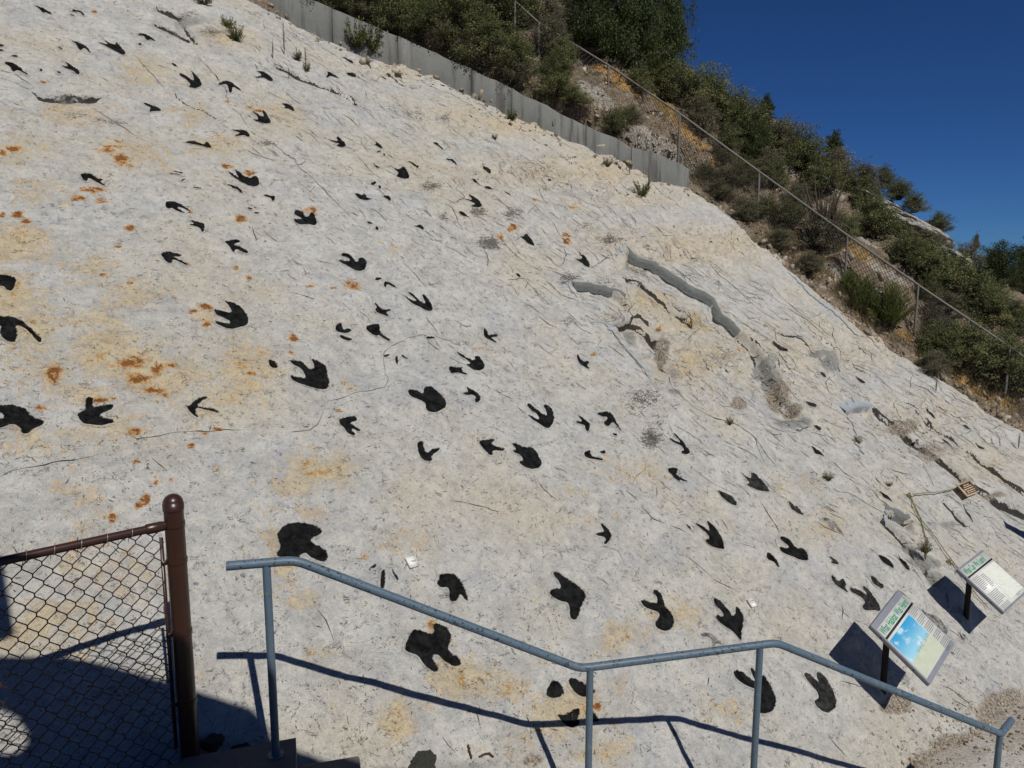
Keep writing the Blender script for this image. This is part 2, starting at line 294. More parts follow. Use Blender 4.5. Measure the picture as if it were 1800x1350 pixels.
# ------------------------------------------------------------------ object helpers
def mesh_np(name, V, F, mat, parent=None, attrs=None, smooth=True, link=True):
    V = np.asarray(V, np.float32); me = bpy.data.meshes.new(name); F = [f for f in ([F] if isinstance(F, np.ndarray) else F) if len(f)]
    me.vertices.add(len(V)); me.vertices.foreach_set('co', V.ravel())
    loops = np.concatenate([f.ravel() for f in F]).astype(np.int32); tot = np.concatenate([np.full(len(f), f.shape[1]) for f in F]).astype(np.int32)
    st = np.concatenate([[0], np.cumsum(tot)[:-1]]).astype(np.int32)
    me.loops.add(len(loops)); me.loops.foreach_set('vertex_index', loops); me.polygons.add(len(tot)); me.polygons.foreach_set('loop_start', st); me.polygons.foreach_set('loop_total', tot)
    me.update(calc_edges=True); me.validate()
    for k, a in (attrs or {}).items():
        at = me.attributes.new(k, 'FLOAT', 'POINT'); at.data.foreach_set('value', np.asarray(a, np.float32).ravel())
    if smooth: me.polygons.foreach_set('use_smooth', np.ones(len(tot), bool))
    me.materials.append(mat)
    if not link: return me
    o = bpy.data.objects.new(name, me); COL.objects.link(o)
    if parent is not None: o.parent = parent
    return o
class MB:
    def __init__(s): s.V = []; s.F3 = []; s.F4 = []; s.n = 0; s.A = []
    def add(s, V, F, a=0.0):
        V = np.asarray(V, float); F = np.asarray(F) + s.n; (s.F3 if F.shape[1] == 3 else s.F4).append(F); s.V.append(V)
        s.A.append(np.full(len(V), a) if np.isscalar(a) else np.asarray(a)); s.n += len(V)
    def box(s, c, ax, ay, az, a=0.0):   # centre and three half-axis vectors
        c, ax, ay, az = map(lambda q: np.asarray(q, float), (c, ax, ay, az))
        V = [c + i * ax + j * ay + k * az for i in (-1, 1) for j in (-1, 1) for k in (-1, 1)]
        F = [(0, 1, 3, 2), (4, 6, 7, 5), (0, 4, 5, 1), (2, 3, 7, 6), (0, 2, 6, 4), (1, 5, 7, 3)]; s.add(V, F, a)
    def tube(s, P, r, n=8, caps=True, a=0.0):
        P = np.asarray(P, float); r = np.broadcast_to(np.asarray(r, float), (len(P),)); V = []
        T = np.gradient(P, axis=0); T /= np.linalg.norm(T, axis=1)[:, None] + 1e-12
        ref = np.array([0, 0, 1.]) if abs(T[0][2]) < .9 else np.array([1., 0, 0]); X = np.cross(T[0], ref); X /= np.linalg.norm(X)
        al = np.arange(n) * 2 * np.pi / n
        for i in range(len(P)):
            X = X - T[i] * (X @ T[i]); X /= np.linalg.norm(X) + 1e-12; Y = np.cross(T[i], X)
            k = 1.0
            if 0 < i < len(P) - 1:
                a0 = P[i] - P[i - 1]; a1 = P[i + 1] - P[i]; cs = a0 @ a1 / (np.linalg.norm(a0) * np.linalg.norm(a1) + 1e-12); k = min(1.6, 1 / max(.5, math.sqrt(max(0, (1 + cs) / 2))))
            V.append(P[i] + r[i] * (np.cos(al)[:, None] * X + np.sin(al)[:, None] * Y) * (1 + (k - 1) * .3))
        V = np.concatenate(V); i = np.arange(n); F = []
        for k in range(len(P) - 1): F.append(np.stack([k * n + i, k * n + (i + 1) % n, (k + 1) * n + (i + 1) % n, (k + 1) * n + i], 1))
        s.add(V, np.concatenate(F), a)
        if caps:
            for k in (0, len(P) - 1):
                c = s.n; s.add(np.vstack([V[k * n:(k + 1) * n], P[k]]), np.stack([i, (i + 1) % n, np.full(n, n)], 1) if k else np.stack([(i + 1) % n, i, np.full(n, n)], 1), a)
    def build(s, name, mat, parent=None, smooth=False, attr=None, link=True):
        V = np.concatenate(s.V); F = []
        if s.F3: F.append(np.concatenate(s.F3))
        if s.F4: F.append(np.concatenate(s.F4))
        return mesh_np(name, V, F, mat, parent, {attr: np.concatenate(s.A)} if attr else None, smooth, link)
def tag(o, label=None, cat=None, group=None, kind=None):
    if label: o['label'] = label
    if cat: o['category'] = cat
    if group: o['group'] = group
    if kind: o['kind'] = kind
    return o
def empty(name, loc, label=None, cat=None, group=None, kind=None):
    o = bpy.data.objects.new(name, None); COL.objects.link(o); o.location = tuple(loc); o.empty_display_size = .1
    return tag(o, label, cat, group, kind)
def adopt(child, root):
    child.parent = root; child.matrix_parent_inverse = Matrix.Translation(-Vector(root.location)); return child

# ------------------------------------------------------------------ traced data (picture tiles: origin, then outlines in quarter pixels)
K = 450 / 1797.0
def T(ox, oy, pts): return [(ox + x * K, oy + y * K) for x, y in pts]
def parse(s): return [tuple(float(q) for q in p.split(',')) for p in s.split()]
TR_A = """235,28 300,42 345,62 368,82 350,88 318,70 312,84 292,70 272,48
490,42 530,60 575,75 598,100 590,112 572,95 560,78 520,75 492,66 515,62
490,86 530,100 530,110 495,98
487,272 520,288 570,302 612,335 645,382 635,386 600,345 580,345 570,362 545,345 538,318 505,292
402,313 448,342 440,350 405,325
683,238 740,285 775,310 812,325 808,295 822,298 840,330 860,360 885,388 868,408 830,385 790,365 750,345 712,322 690,300 720,308 760,325 730,285
965,240 1005,235 1050,262 1095,300 1080,305 1055,288 1040,302 1020,285 1010,258 975,255
965,310 990,308 1000,325 985,335 968,325
430,428 480,450 520,470 560,498 562,530 535,530 515,500 470,495 435,478 435,468 480,475 460,450
20,440 80,442 130,470 170,505 205,535 185,535 140,505 115,500 100,520 75,500 70,478 40,462
75,395 110,393 138,405 110,415 80,408
275,490 300,492 305,508 282,510
392,510 425,515 432,530 405,532
-20,300 30,312 28,326 -20,322
-20,343 30,350 20,366 -20,362
1250,530 1290,540 1330,565 1360,575 1345,535 1328,508 1365,535 1400,565 1422,600 1400,620 1355,630 1318,615 1340,598 1300,570 1258,555
1198,455 1222,462 1248,490 1235,492 1205,475
1520,605 1560,580 1600,580 1650,600 1700,640 1690,643 1645,618 1630,620 1630,655 1605,655 1600,625 1590,598 1545,610
990,715 1040,722 1075,735 1110,748 1140,775 1120,782 1085,775 1055,778 1045,765 1060,748 1020,730
1615,898 1660,902 1710,905 1750,925 1760,955 1735,957 1718,938 1690,943 1655,946 1650,932 1690,925 1655,914
1290,985 1340,972 1400,992 1435,1008 1440,985 1465,985 1495,1030 1475,1036 1420,1018 1350,1008
558,1212 600,1205 640,1210 700,1235 735,1248 700,1250 755,1288 725,1285 670,1255 620,1228 615,1262 580,1245
1175,1203 1285,1218 1283,1228 1178,1213
1212,1190 1290,1203 1288,1214 1220,1201
1266,1258 1300,1240 1312,1248 1280,1268
1350,1298 1425,1302 1420,1314 1355,1309
1555,1268 1610,1280 1660,1293 1695,1318 1712,1345 1690,1348 1670,1320 1615,1316 1635,1306
1595,1190 1620,1195 1680,1228 1660,1200 1645,1175 1680,1190 1720,1215 1770,1232 1797,1205 1818,1235 1828,1275 1810,1292 1740,1285 1700,1262 1650,1235 1605,1205"""
TR_B = """-20,505 50,513 90,528 124,555 118,577 90,572 60,550 0,548 -10,538 50,533
175,706 225,706 262,726 280,758 265,770 240,747 190,740 215,728
-50,768 20,800 60,812 38,772 60,772 95,818 112,850 85,860 40,850 -10,842 -20,830 30,828
600,390 650,402 700,432 670,436 630,416
632,493 680,503 715,530 690,542 650,522
488,498 540,518 592,548 560,546 520,532 505,548 488,540 505,520
878,523 920,543 915,557 885,537
493,953 540,970 582,978 563,943 590,945 610,970 640,1005 625,1024 580,1022 562,1005 595,1000 545,987
825,983 850,1000 880,1015 894,1040 878,1047 855,1027 822,1008 845,1010
840,1063 875,1060 880,1070 850,1075
888,1080 907,1083 907,1102 890,1097
923,1076 967,1110 955,1113 928,1090
818,1146 872,1182 860,1187 822,1160
1238,1003 1270,1003 1290,1028 1320,1055 1305,1055 1270,1024 1243,1015
1058,1143 1085,1153 1110,1175 1142,1178 1132,1200 1105,1192 1072,1170
923,1173 960,1198 1000,1215 1010,1198 1040,1208 1078,1250 1065,1268 1010,1252 973,1238 1000,1230 960,1207
1333,1103 1380,1116 1407,1140 1417,1164 1395,1157 1373,1132 1338,1117
1573,1178 1610,1186 1642,1205 1652,1224 1630,1222 1603,1202
1503,1240 1550,1250 1582,1280 1550,1272
1603,1298 1640,1300 1682,1337 1640,1320 1620,1324
798,1285 840,1273 847,1290 815,1302
855,1298 877,1303 880,1332 858,1330
888,1308 932,1335 920,1340
1760,1203 1800,1218 1800,1232 1768,1220"""
TR_E = """1158,50 1200,42 1260,60 1300,80 1330,105 1345,128 1325,118 1290,95 1240,80 1265,100 1308,130 1290,137 1240,112 1205,88 1195,105 1165,95
1320,180 1370,192 1420,210 1443,230 1435,272 1415,278 1405,245 1370,235 1320,230 1330,220 1365,218 1345,200
1570,332 1610,320 1680,320 1695,335 1670,347 1635,347 1690,365 1748,390 1748,412 1710,402 1670,380 1655,387 1655,405 1635,397 1610,362
1122,430 1150,412 1200,410 1260,425 1285,440 1250,450 1205,447 1260,468 1325,490 1315,507 1260,490 1210,467 1215,495 1180,503 1150,472
-60,560 30,566 80,575 118,598 112,640 90,695 60,692 35,680 30,655 -60,640
-60,868 30,873 100,883 160,908 200,948 250,1000 297,1045 292,1070 265,1070 230,1032 190,982 150,952 105,947 127,990 122,1040 105,1077 60,1072 15,1050 -10,1010 10,950 -60,930
1565,760 1610,773 1660,788 1705,828 1742,880 1745,925 1722,957 1690,962 1650,977 1600,977 1550,962 1508,947 1498,920 1550,930 1600,940 1615,925 1570,900 1503,872 1498,828 1540,835 1600,855 1625,850 1608,808
1730,83 1770,88 1800,95 1760,103
1752,60 1800,75 1800,84 1770,78"""
TR_F = """45,-4 100,6 142,10 137,47 113,47 110,25 60,12
-12,73 27,83 20,93 -12,92
-12,116 37,120 27,134 -12,132
268,120 300,113 340,135 345,155 375,155 380,133 410,138 420,165 438,205 415,222 375,207 320,210 275,192 263,166 310,172 330,170 300,155 270,148
598,416 640,416 670,438 690,470 700,485 725,480 713,455 750,453 782,480 774,530 745,552 700,547 650,512 600,487 568,458 620,475 665,480 640,450 598,440
833,600 850,590 884,593 882,607 845,614
896,616 930,623 967,640 998,674 980,670 950,652 922,637 917,667 900,662
1058,686 1100,703 1130,738 1160,770 1195,775 1170,735 1166,710 1190,713 1215,748 1248,800 1237,830 1195,822 1150,802 1100,787 1063,757 1038,723 1090,755 1130,765 1110,742 1080,717
826,770 850,773 870,808 900,823 952,823 940,837 912,842 937,872 920,872 880,857 843,842 836,815 850,800
578,910 607,908 610,940 620,953 660,943 682,958 650,977 605,982 563,967 553,945
578,998 600,995 640,1013 680,1018 672,1042 640,1042 598,1022
768,935 800,918 862,918 874,945 872,970 902,1000 957,1035 935,1040 893,1022 863,992 850,1007 818,992 788,967
893,1135 920,1126 950,1130 932,1147 903,1155
973,1148 996,1150 1005,1195 992,1212 978,1187
1013,1138 1040,1143 1074,1184 1050,1172 1023,1157
1598,953 1612,946 1632,963 1634,988 1660,983 1697,988 1702,1012 1660,1007 1662,1020 1697,1045 1690,1057 1650,1032 1623,1012 1603,992
1188,1008 1250,1003 1262,1020 1200,1027
1408,1108 1450,1128 1490,1153 1540,1180 1533,1143 1570,1143 1582,1170 1612,1215 1592,1252 1545,1250 1498,1227 1468,1200 1510,1200 1480,1167 1428,1137
1350,1213 1400,1218 1467,1223 1442,1238 1462,1260 1492,1282 1460,1282 1430,1264 1400,1262 1375,1272 1356,1247
73,1200 100,1188 142,1213 154,1247 130,1257 93,1242
223,1198 260,1193 322,1198 362,1238 395,1245 410,1225 383,1188 388,1173 440,1188 492,1223 512,1300 520,1345 502,1382 460,1392 400,1377 320,1352 248,1322 233,1288 280,1300 345,1305 345,1282 310,1242 250,1227
690,-8 750,13 760,-4 782,13 777,30 827,45 790,52 740,44 700,17
888,23 930,23 950,45 942,70 925,52 893,37
763,213 800,208 827,225 800,227
833,238 862,248 860,272 838,264
868,236 912,272 890,264
1098,243 1150,238 1180,262 1172,277 1150,264 1113,252
1428,40 1480,60 1515,70 1478,23 1510,33 1550,63 1590,110 1560,120 1510,114 1498,105 1540,95 1490,77
1413,143 1450,146 1482,175 1502,192 1450,174 1423,162
1718,16 1750,20 1787,54 1760,44"""
TR_G = """38,303 75,320 88,293 130,328 164,384 130,374 90,347
428,403 470,438 510,463 547,500 552,524 510,520 468,487 438,470 475,475 490,468
458,1118 480,1128 492,1153 520,1168 550,1163 554,1187 535,1190 570,1227 540,1217 500,1192 473,1167
23,563 50,568 67,602 40,592"""
TR_I = """-60,158 60,153 150,163 190,193 230,233 270,248 320,270 292,302 242,327 190,370 150,367 140,322 100,292 60,297 10,327 -60,332 -60,270 40,240 0,212 -60,208
533,230 565,205 595,200 593,118 620,101 657,118 652,170 660,185 720,168 780,163 802,180 780,207 720,227 690,240 730,255 780,265 810,287 780,302 680,314 640,302 590,297 558,272
1295,163 1325,165 1360,125 1410,103 1450,96 1460,112 1420,132 1387,157 1390,173 1440,178 1500,188 1552,210 1520,217 1480,208 1440,198 1400,188 1367,187 1372,215 1397,247 1380,254 1338,222 1313,192"""
TR_J = """1056,50 1090,36 1130,53 1170,75 1168,33 1210,13 1262,38 1312,90 1337,150 1312,187 1250,220 1198,207 1183,180 1180,140 1118,110 1068,87
1433,62 1490,60 1468,18 1510,33 1552,60 1577,90 1567,132 1540,142 1523,125 1540,95 1515,80 1480,90
568,275 600,238 650,223 700,220 717,240 702,262 660,272 680,290 742,325 727,340 680,320 662,322 697,357 690,372 638,354 613,315
1123,415 1145,403 1172,410 1174,450 1195,490 1230,453 1280,446 1290,462 1240,502 1227,515 1237,540 1220,552 1163,542 1133,490
1555,400 1620,393 1667,386 1672,405 1642,425 1680,438 1742,453 1747,470 1700,472 1657,467 1667,502 1633,502 1598,460 1568,430
138,1050 200,983 270,963 350,963 430,983 482,1030 440,1047 387,1082 397,1100 450,1123 502,1160 517,1200 490,1240 440,1227 383,1197 350,1167 312,1187 307,1212 260,1217 148,1210 138,1180 170,1150 160,1100
783,1300 820,1263 852,1256 850,1277 820,1297 793,1308
878,1303 900,1293 917,1320 914,1380 907,1427 878,1422 873,1370
943,1283 965,1288 1002,1338 1018,1362 992,1368"""
TR_K = """103,130 130,118 167,160 212,195 250,220 235,170 213,145 240,133 277,165 300,220 292,270 260,312 213,287 158,247 103,195 150,215 200,240 173,195 128,165
453,203 490,218 532,250 557,270 552,310 535,327 513,300 520,280 480,272 438,258 470,250 500,252 473,225
595,188 660,173 702,178 727,205 742,240 757,290 777,327 755,314 728,272 712,252 692,282 670,295 640,260 670,240 680,215 640,217 608,207
696,338 735,343 742,362 713,360
-15,420 30,413 60,440 90,450 130,440 172,475 202,530 207,577 170,602 120,602 58,577 33,545 75,540 50,500 10,490 -15,470 30,470
498,480 530,460 557,458 547,490 560,510 600,513 642,518 642,537 590,537 538,532 508,512
613,466 650,460 662,480 640,492 618,482
1128,326 1160,338 1202,385 1242,430 1267,465 1240,482 1203,477 1193,455 1220,445 1195,417 1138,397 1098,360 1150,380 1195,405 1163,360
1098,573 1140,568 1177,573 1177,600 1162,615 1192,630 1262,670 1220,664 1187,652 1202,674 1163,657 1128,622 1103,600
613,973 640,988 682,1040 700,1070 682,1102 655,1127 635,1120 655,1090 640,1072 593,1067 578,1045 620,1036 650,1040 623,1005
1273,956 1320,973 1370,998 1400,1020 1368,938 1400,953 1452,1005 1492,1070 1512,1142 1480,1142 1408,1127 1363,1090 1368,1075 1400,1065 1390,1042 1318,997
1218,968 1240,973 1270,1022 1250,1017"""
TRG_K = """1453,726 1490,743 1530,758 1577,800 1587,847 1545,832 1498,792 1473,762
1598,608 1650,648 1680,660 1673,618 1700,618 1747,670 1800,745 1800,760 1740,757 1690,737 1638,700 1670,695 1650,667"""
TR_L = """78,1063 120,1063 157,1090 202,1150 235,1138 267,1165 292,1237 240,1237 180,1207 108,1177 78,1147 90,1130 140,1145 150,1130 108,1102
-8,1163 40,1198 77,1240 92,1282 70,1272 50,1242 -8,1222
758,1193 810,1203 862,1250 887,1300 850,1282 820,1272 788,1242
883,1193 930,1235 898,1183 945,1228 977,1245 1004,1307 970,1302 933,1257
303,416 345,448 382,465 407,502 375,487 333,477 323,457
778,728 820,753 852,770 887,827 850,802 813,782 810,767"""
TRG_L = """138,813 165,823 187,850 215,848 227,875 264,914 235,907 193,887 158,862
413,1203 460,1218 500,1272 460,1264 428,1247 455,1240
266,103 300,118 342,140 337,162 310,152 278,132
323,270 375,288 382,312 365,317 343,297
1118,148 1155,168 1202,217 1185,217 1148,192
1208,368 1250,388 1302,432 1280,432 1238,407
1458,408 1500,433 1532,445 1515,454 1478,440
1363,273 1400,288 1432,320 1400,312"""
TRP_L = """363,943 400,930 450,948 492,1000 537,1057 515,1052 470,1005 455,1000 467,1027 440,1012 423,962 383,957"""
TR_N = """1280,20 1298,0 1288,-25 1340,-40 1400,-35 1440,0 1472,60 1497,130 1507,167 1475,152 1445,102 1437,142 1410,167 1375,167 1360,130 1370,80 1350,60 1310,72 1280,50
1053,480 1088,380 1120,350 1180,363 1240,385 1265,370 1248,318 1290,308 1362,338 1397,385 1392,432 1370,465 1375,500 1420,523 1467,560 1457,607 1400,607 1338,572 1300,530 1265,525 1262,560 1302,625 1290,660 1228,642 1178,587 1143,537 1088,522 1058,500"""
TR_O = """288,-47 330,-42 377,0 432,33 492,80 524,130 517,170 492,200 487,240 470,292 445,302 418,287 413,230 403,177 350,167 288,122 273,88 310,66 355,78 345,32 308,-10
888,180 915,170 960,193 1010,205 1005,162 973,115 995,103 1032,130 1057,180 1067,220 1112,260 1140,310 1132,362 1100,392 1050,394 1003,372 991,330 1025,300 1020,267 968,252 918,227
1420,155 1435,141 1482,175 1532,235 1560,270 1580,260 1568,215 1590,208 1627,260 1634,330 1612,400 1617,467 1583,432 1553,382 1508,367 1458,322 1430,275 1450,263 1495,280 1480,242 1428,197
248,825 263,760 295,713 340,716 362,765 384,812 360,837 300,847
398,705 440,698 502,735 562,775 602,800 582,820 560,842 500,847 448,812 413,757
318,948 370,965 430,933 477,908 487,950 477,1000 490,1030 440,1067 388,1042 348,1002
508,940 560,928 602,970 627,1012 590,1022 538,1012
1548,670 1580,653 1620,663 1672,710 1710,740 1695,702 1670,640 1695,643 1732,690 1770,690 1802,740 1832,800 1857,860 1852,920 1822,962 1770,972 1718,962 1690,922 1700,880 1720,850 1715,802 1648,767 1578,722"""
TRP_O = """1313,415 1350,398 1400,400 1432,430 1482,492 1465,492 1430,472 1417,507 1393,502 1405,452 1380,427 1338,427"""
TRG_P = """243,683 280,686 332,720 362,760 340,702 348,668 385,688 432,760 467,830 482,890 462,942 420,967 378,957 328,922 313,880 350,865 340,822 298,772 258,722
437,-5 470,5 490,45 520,18 547,60 537,80 562,122 530,107 493,82 458,42
563,83 620,98 665,125 700,140 648,68 700,88 752,145 792,220 787,252 745,237 690,247 653,215 690,190 650,152 588,122
718,-5 750,8 777,45 822,68 807,92 770,72 728,42
1328,393 1350,420 1372,462 1345,442
1343,398 1387,430 1365,432"""
TRP_P = """1063,223 1120,268 1180,278 1222,320 1252,380 1252,427 1215,417 1168,362 1108,302"""
TRG_H = """18,1043 60,1056 132,1110 127,1135 90,1122 48,1082
598,1283 650,1303 692,1347 640,1337
355,1262 380,1268 410,1305 385,1298"""
TILES = [(0, 0, TR_A, 0), (450, 0, TR_B, 0), (0, 338, TR_E, 0), (450, 338, TR_F, 0), (900, 338, TR_G, 0), (0, 676, TR_I, 0), (450, 676, TR_J, 0),
         (900, 676, TR_K, 0), (900, 676, TRG_K, 1), (1350, 676, TR_L, 0), (1350, 676, TRG_L, 1), (1350, 676, TRP_L, 2), (450, 1012, TR_N, 0),
         (900, 1012, TR_O, 0), (900, 1012, TRP_O, 2), (1350, 1012, TRG_P, 1), (1350, 1012, TRP_P, 2), (1350, 338, TRG_H, 1)]
TRACKS = []
for ox, oy, s, k in TILES:
    for ln_ in s.strip().split('\n'):
        px = T(ox, oy, parse(ln_)); uv = chaikin([uvpx(*p) for p in px], 2); TRACKS.append((px, uv, k))

# cracks: width in metres, then picture points
CRACKS = [
 (.05, '1305,583 1325,600 1345,632 1362,668 1378,700 1400,722 1425,744'), (.03, '1320,590 1345,612 1368,650 1385,690'), (.02, '1375,740 1400,752 1428,748'),
 (.014, '1102,452 1128,466 1160,485 1205,514'), (.014, '1215,520 1245,535 1262,552 1275,572 1300,597'), (.012, '1010,514 1040,520 1090,536'), (.014, '1080,450 1060,458 1040,470'),
 (.015, '1180,640 1210,655 1250,690 1280,700'), (.014, '1205,600 1240,640 1280,660'), (.012, '1168,654 1180,680 1200,700'), (.010, '1195,610 1215,590 1232,578'), (.013, '1105,560 1108,540 1120,528'),
 (.016, '1000,225 1060,262 1110,300'), (.017, '1050,262 1110,302 1180,352 1240,395'), (.015, '930,215 990,250 1040,275'), (.016, '1240,400 1300,440 1350,480'), (.016, '1330,480 1400,545 1470,600'), (.016, '1370,540 1430,590 1500,640'),
 (.015, '1480,620 1540,665 1600,705'), (.016, '1560,625 1620,670 1690,715'), (.015, '1640,660 1700,700 1760,745'), (.014, '1300,560 1350,600 1400,640'), (.014, '850,190 900,222 960,256'), (.013, '1090,350 1150,395 1200,425'), (.013, '980,300 1040,345 1090,380'),
 (.013, '1420,640 1470,680 1500,700'), (.014, '1640,860 1680,880 1720,910'), (.012, '1330,740 1370,775 1400,800'), (.012, '1450,760 1490,790 1530,830'), (.010, '1220,820 1260,850 1300,870'),
 (.009, '0,843 40,831 75,826 110,817 150,810 180,803'), (.008, '200,763 222,768 240,776 262,773 300,766 335,762 380,760 430,757'), (.010, '265,808 280,820 292,830'),
 (.009, '570,708 600,700 625,690 650,688 675,683 681,672 676,640 675,625 682,612 700,602 718,594 735,590 770,587'), (.007, '505,765 540,763 556,752 562,740 567,725'), (.008, '770,587 760,570 750,556 753,549'),
 (.014, '450,236 490,258 517,280 545,308 572,333 600,365 620,385 637,395'), (.009, '663,198 682,228 710,252 742,278'), (.012, '705,370 720,384 740,396'), (.011, '706,458 725,478 740,495 752,506'),
 (.05, '485,116 507,125 532,137 555,144 580,154'), (.028, '580,154 610,167 635,185 652,194'), (.045, '640,96 655,107 675,120 690,131 715,144 737,156'), (.02, '615,83 640,96'),
 (.055, '273,12 295,20 318,31 333,40'), (.045, '272,39 293,50 315,60 330,72 346,83'), (.012, '232,98 255,123 278,148 290,160'), (.020, '308,165 318,179 335,188 358,198 386,214'), (.035, '60,165 88,175 115,176 130,169 150,174 173,172'), (.012, '160,190 185,205 230,232 262,250'),
 (.012, '0,125 30,135 55,152'), (.012, '0,140 30,150 60,165'), (.018, '345,100 372,130 395,158 403,187'), (.012, '405,190 425,208 437,224'),
 (.02, '1500,676 1520,692 1535,713'), (.07, '1535,713 1550,722 1575,741 1590,756 1615,776 1640,791 1663,811 1683,826 1710,844'), (.10, '1710,844 1740,861 1763,881 1785,889 1830,906'), (.04, '1600,770 1622,787 1637,802'),
 (.025, '1550,676 1575,698 1588,706 1620,723 1650,748 1675,763 1710,793 1740,813'), (.045, '1740,813 1770,836 1800,856 1830,880'), (.025, '1445,590 1475,613 1490,628 1510,645 1530,661'), (.02, '1415,566 1440,585 1452,592'),
 (.012, '1467,861 1490,866 1505,873 1520,883 1540,893 1557,901'), (.055, '1557,910 1570,924 1587,941 1600,958 1615,974 1628,996 1643,1013 1660,1030'), (.010, '1425,820 1440,832'),
 (.016, '1163,676 1195,698 1215,716 1240,731 1275,745 1300,753 1325,771 1345,811'), (.014, '1270,776 1290,784 1312,793 1334,805'), (.007, '1135,808 1134,826 1118,838 1111,851 1114,866'), (.014, '1098,865 1118,882'), (.016, '1125,893 1145,914 1165,921'), (.012, '1178,924 1195,930 1213,941'), (.010, '1203,978 1223,994 1250,1012'), (.006, '1040,959 1062,961 1085,968 1098,996'), (.010, '1017,975 1022,984 1036,988'),
 (.05, '1098,486 1120,490 1140,501 1160,516 1183,538 1208,556 1233,568'), (.025, '1170,505 1200,540 1225,562 1235,575'), (.055, '1074,574 1095,571 1115,563 1135,573 1147,588 1150,606 1166,618 1160,638 1168,654'), (.03, '1100,571 1125,553 1145,566'), (.04, '1147,590 1158,604 1166,625 1160,640'),
 (.02, '1230,636 1240,644 1247,649'), (.012, '1060,400 1080,420 1098,434'), (.012, '1066,575 1090,605 1120,640 1150,675'), (.008, '798,882 838,889 880,899'), (.010, '570,820 580,830 583,840'), (.007, '660,852 680,845'),
 (.010, '760,590 790,596 810,607'), (.008, '1000,590 1020,600 1050,603'), (.012, '560,1068 575,1085 590,1120'), (.006, '780,1290 790,1305 805,1320'), (.010, '1255,1018 1300,1042'), (.008, '1045,1018 1070,1033'),
 (.035, '1660,881 1672,897 1690,911 1704,921'), (.030, '1694,884 1702,902 1712,918'), (.012, '1660,1205 1680,1215 1700,1235 1718,1236'), (.010, '1453,1290 1470,1310 1490,1330'),
 (.018, '905,0 915,12'), (.02, '930,240 975,262 1010,285'), (.02, '975,262 1020,285 1075,320 1120,352'), (.018, '1040,288 1090,320 1130,350 1180,380'), (.016, '1140,395 1190,430 1230,460'), (.016, '1180,420 1230,455 1290,500 1330,530'), (.014, '1250,470 1290,500 1340,545 1390,580'),
 (.014, '1300,470 1350,515 1400,550'), (.02, '760,175 800,195 850,225'), (.016, '820,170 850,190 890,215'), (.018, '700,120 760,150 800,170 850,200'), (.014, '590,250 620,262'), (.016, '800,330 815,350 795,362'), (.02, '1690,955 1700,962'),
 (.012, '1590,1085 1600,1100'), (.02, '1640,700 1670,725 1700,745'), (.016, '1700,740 1740,775 1780,805'), (.012, '1560,640 1600,670 1640,700')]
def roughen(P, step, amp, seed):
    P = np.asarray(P, float); out = [P[0]]; rg = np.random.default_rng(seed)
    for a, b_ in zip(P[:-1], P[1:]):
        n = max(1, int(np.linalg.norm(b_ - a) / step)); nn = np.array([-(b_ - a)[1], (b_ - a)[0]]) / (np.linalg.norm(b_ - a) + 1e-9)
        for i in range(1, n + 1): out.append(a + (b_ - a) * i / n + (nn * rg.normal() * amp if i < n else 0))
    return np.array(out)
CR_UV = [(wd, roughen([uvpx(*p) for p in parse(s)], .10 if wd > .02 else .06, .012 if wd > .02 else .008, i)) for i, (wd, s) in enumerate(CRACKS)]

# ledges: (picture polyline, drop in metres, reach of the hollow below it); below = towards the viewer
LEDGES = [('1098,434 1125,447 1150,463 1205,497 1235,514 1255,525 1275,552 1305,581 1330,600 1355,640 1378,690 1425,742', .15, 1.1),
          ('1003,497 1030,499 1060,505 1105,523', .13, .55), ('1487,722 1510,715 1533,713', .13, .5), ('1556,893 1580,903 1602,913', .13, .3),
          ('1557,905 1587,938 1615,970 1640,1005 1662,1030', .07, .30), ('1535,713 1590,754 1663,810 1710,844 1763,880 1830,906', .09, .5), ('1600,716 1675,763 1740,813 1830,880', .05, .35),
          ('1098,484 1140,500 1183,537 1233,567', .06, .35), ('1074,573 1115,562 1147,587 1152,608 1166,618 1162,640', .08, .35), ('485,115 532,136 580,153 635,184', .05, .25), ('640,95 690,130 737,155', .05, .25),
          ('273,10 318,30 346,82', .06, .3), ('272,38 315,59 346,82', .05, .25), ('60,165 115,175 173,171', .05, .2), ('1365,577 1400,590 1430,615 1460,640 1480,655', .05, .3), ('1663,880 1690,910 1704,921', .06, .15)]
LED_UV = [([uvpx(*p) for p in parse(s)], dr, rc) for s, dr, rc in LEDGES]

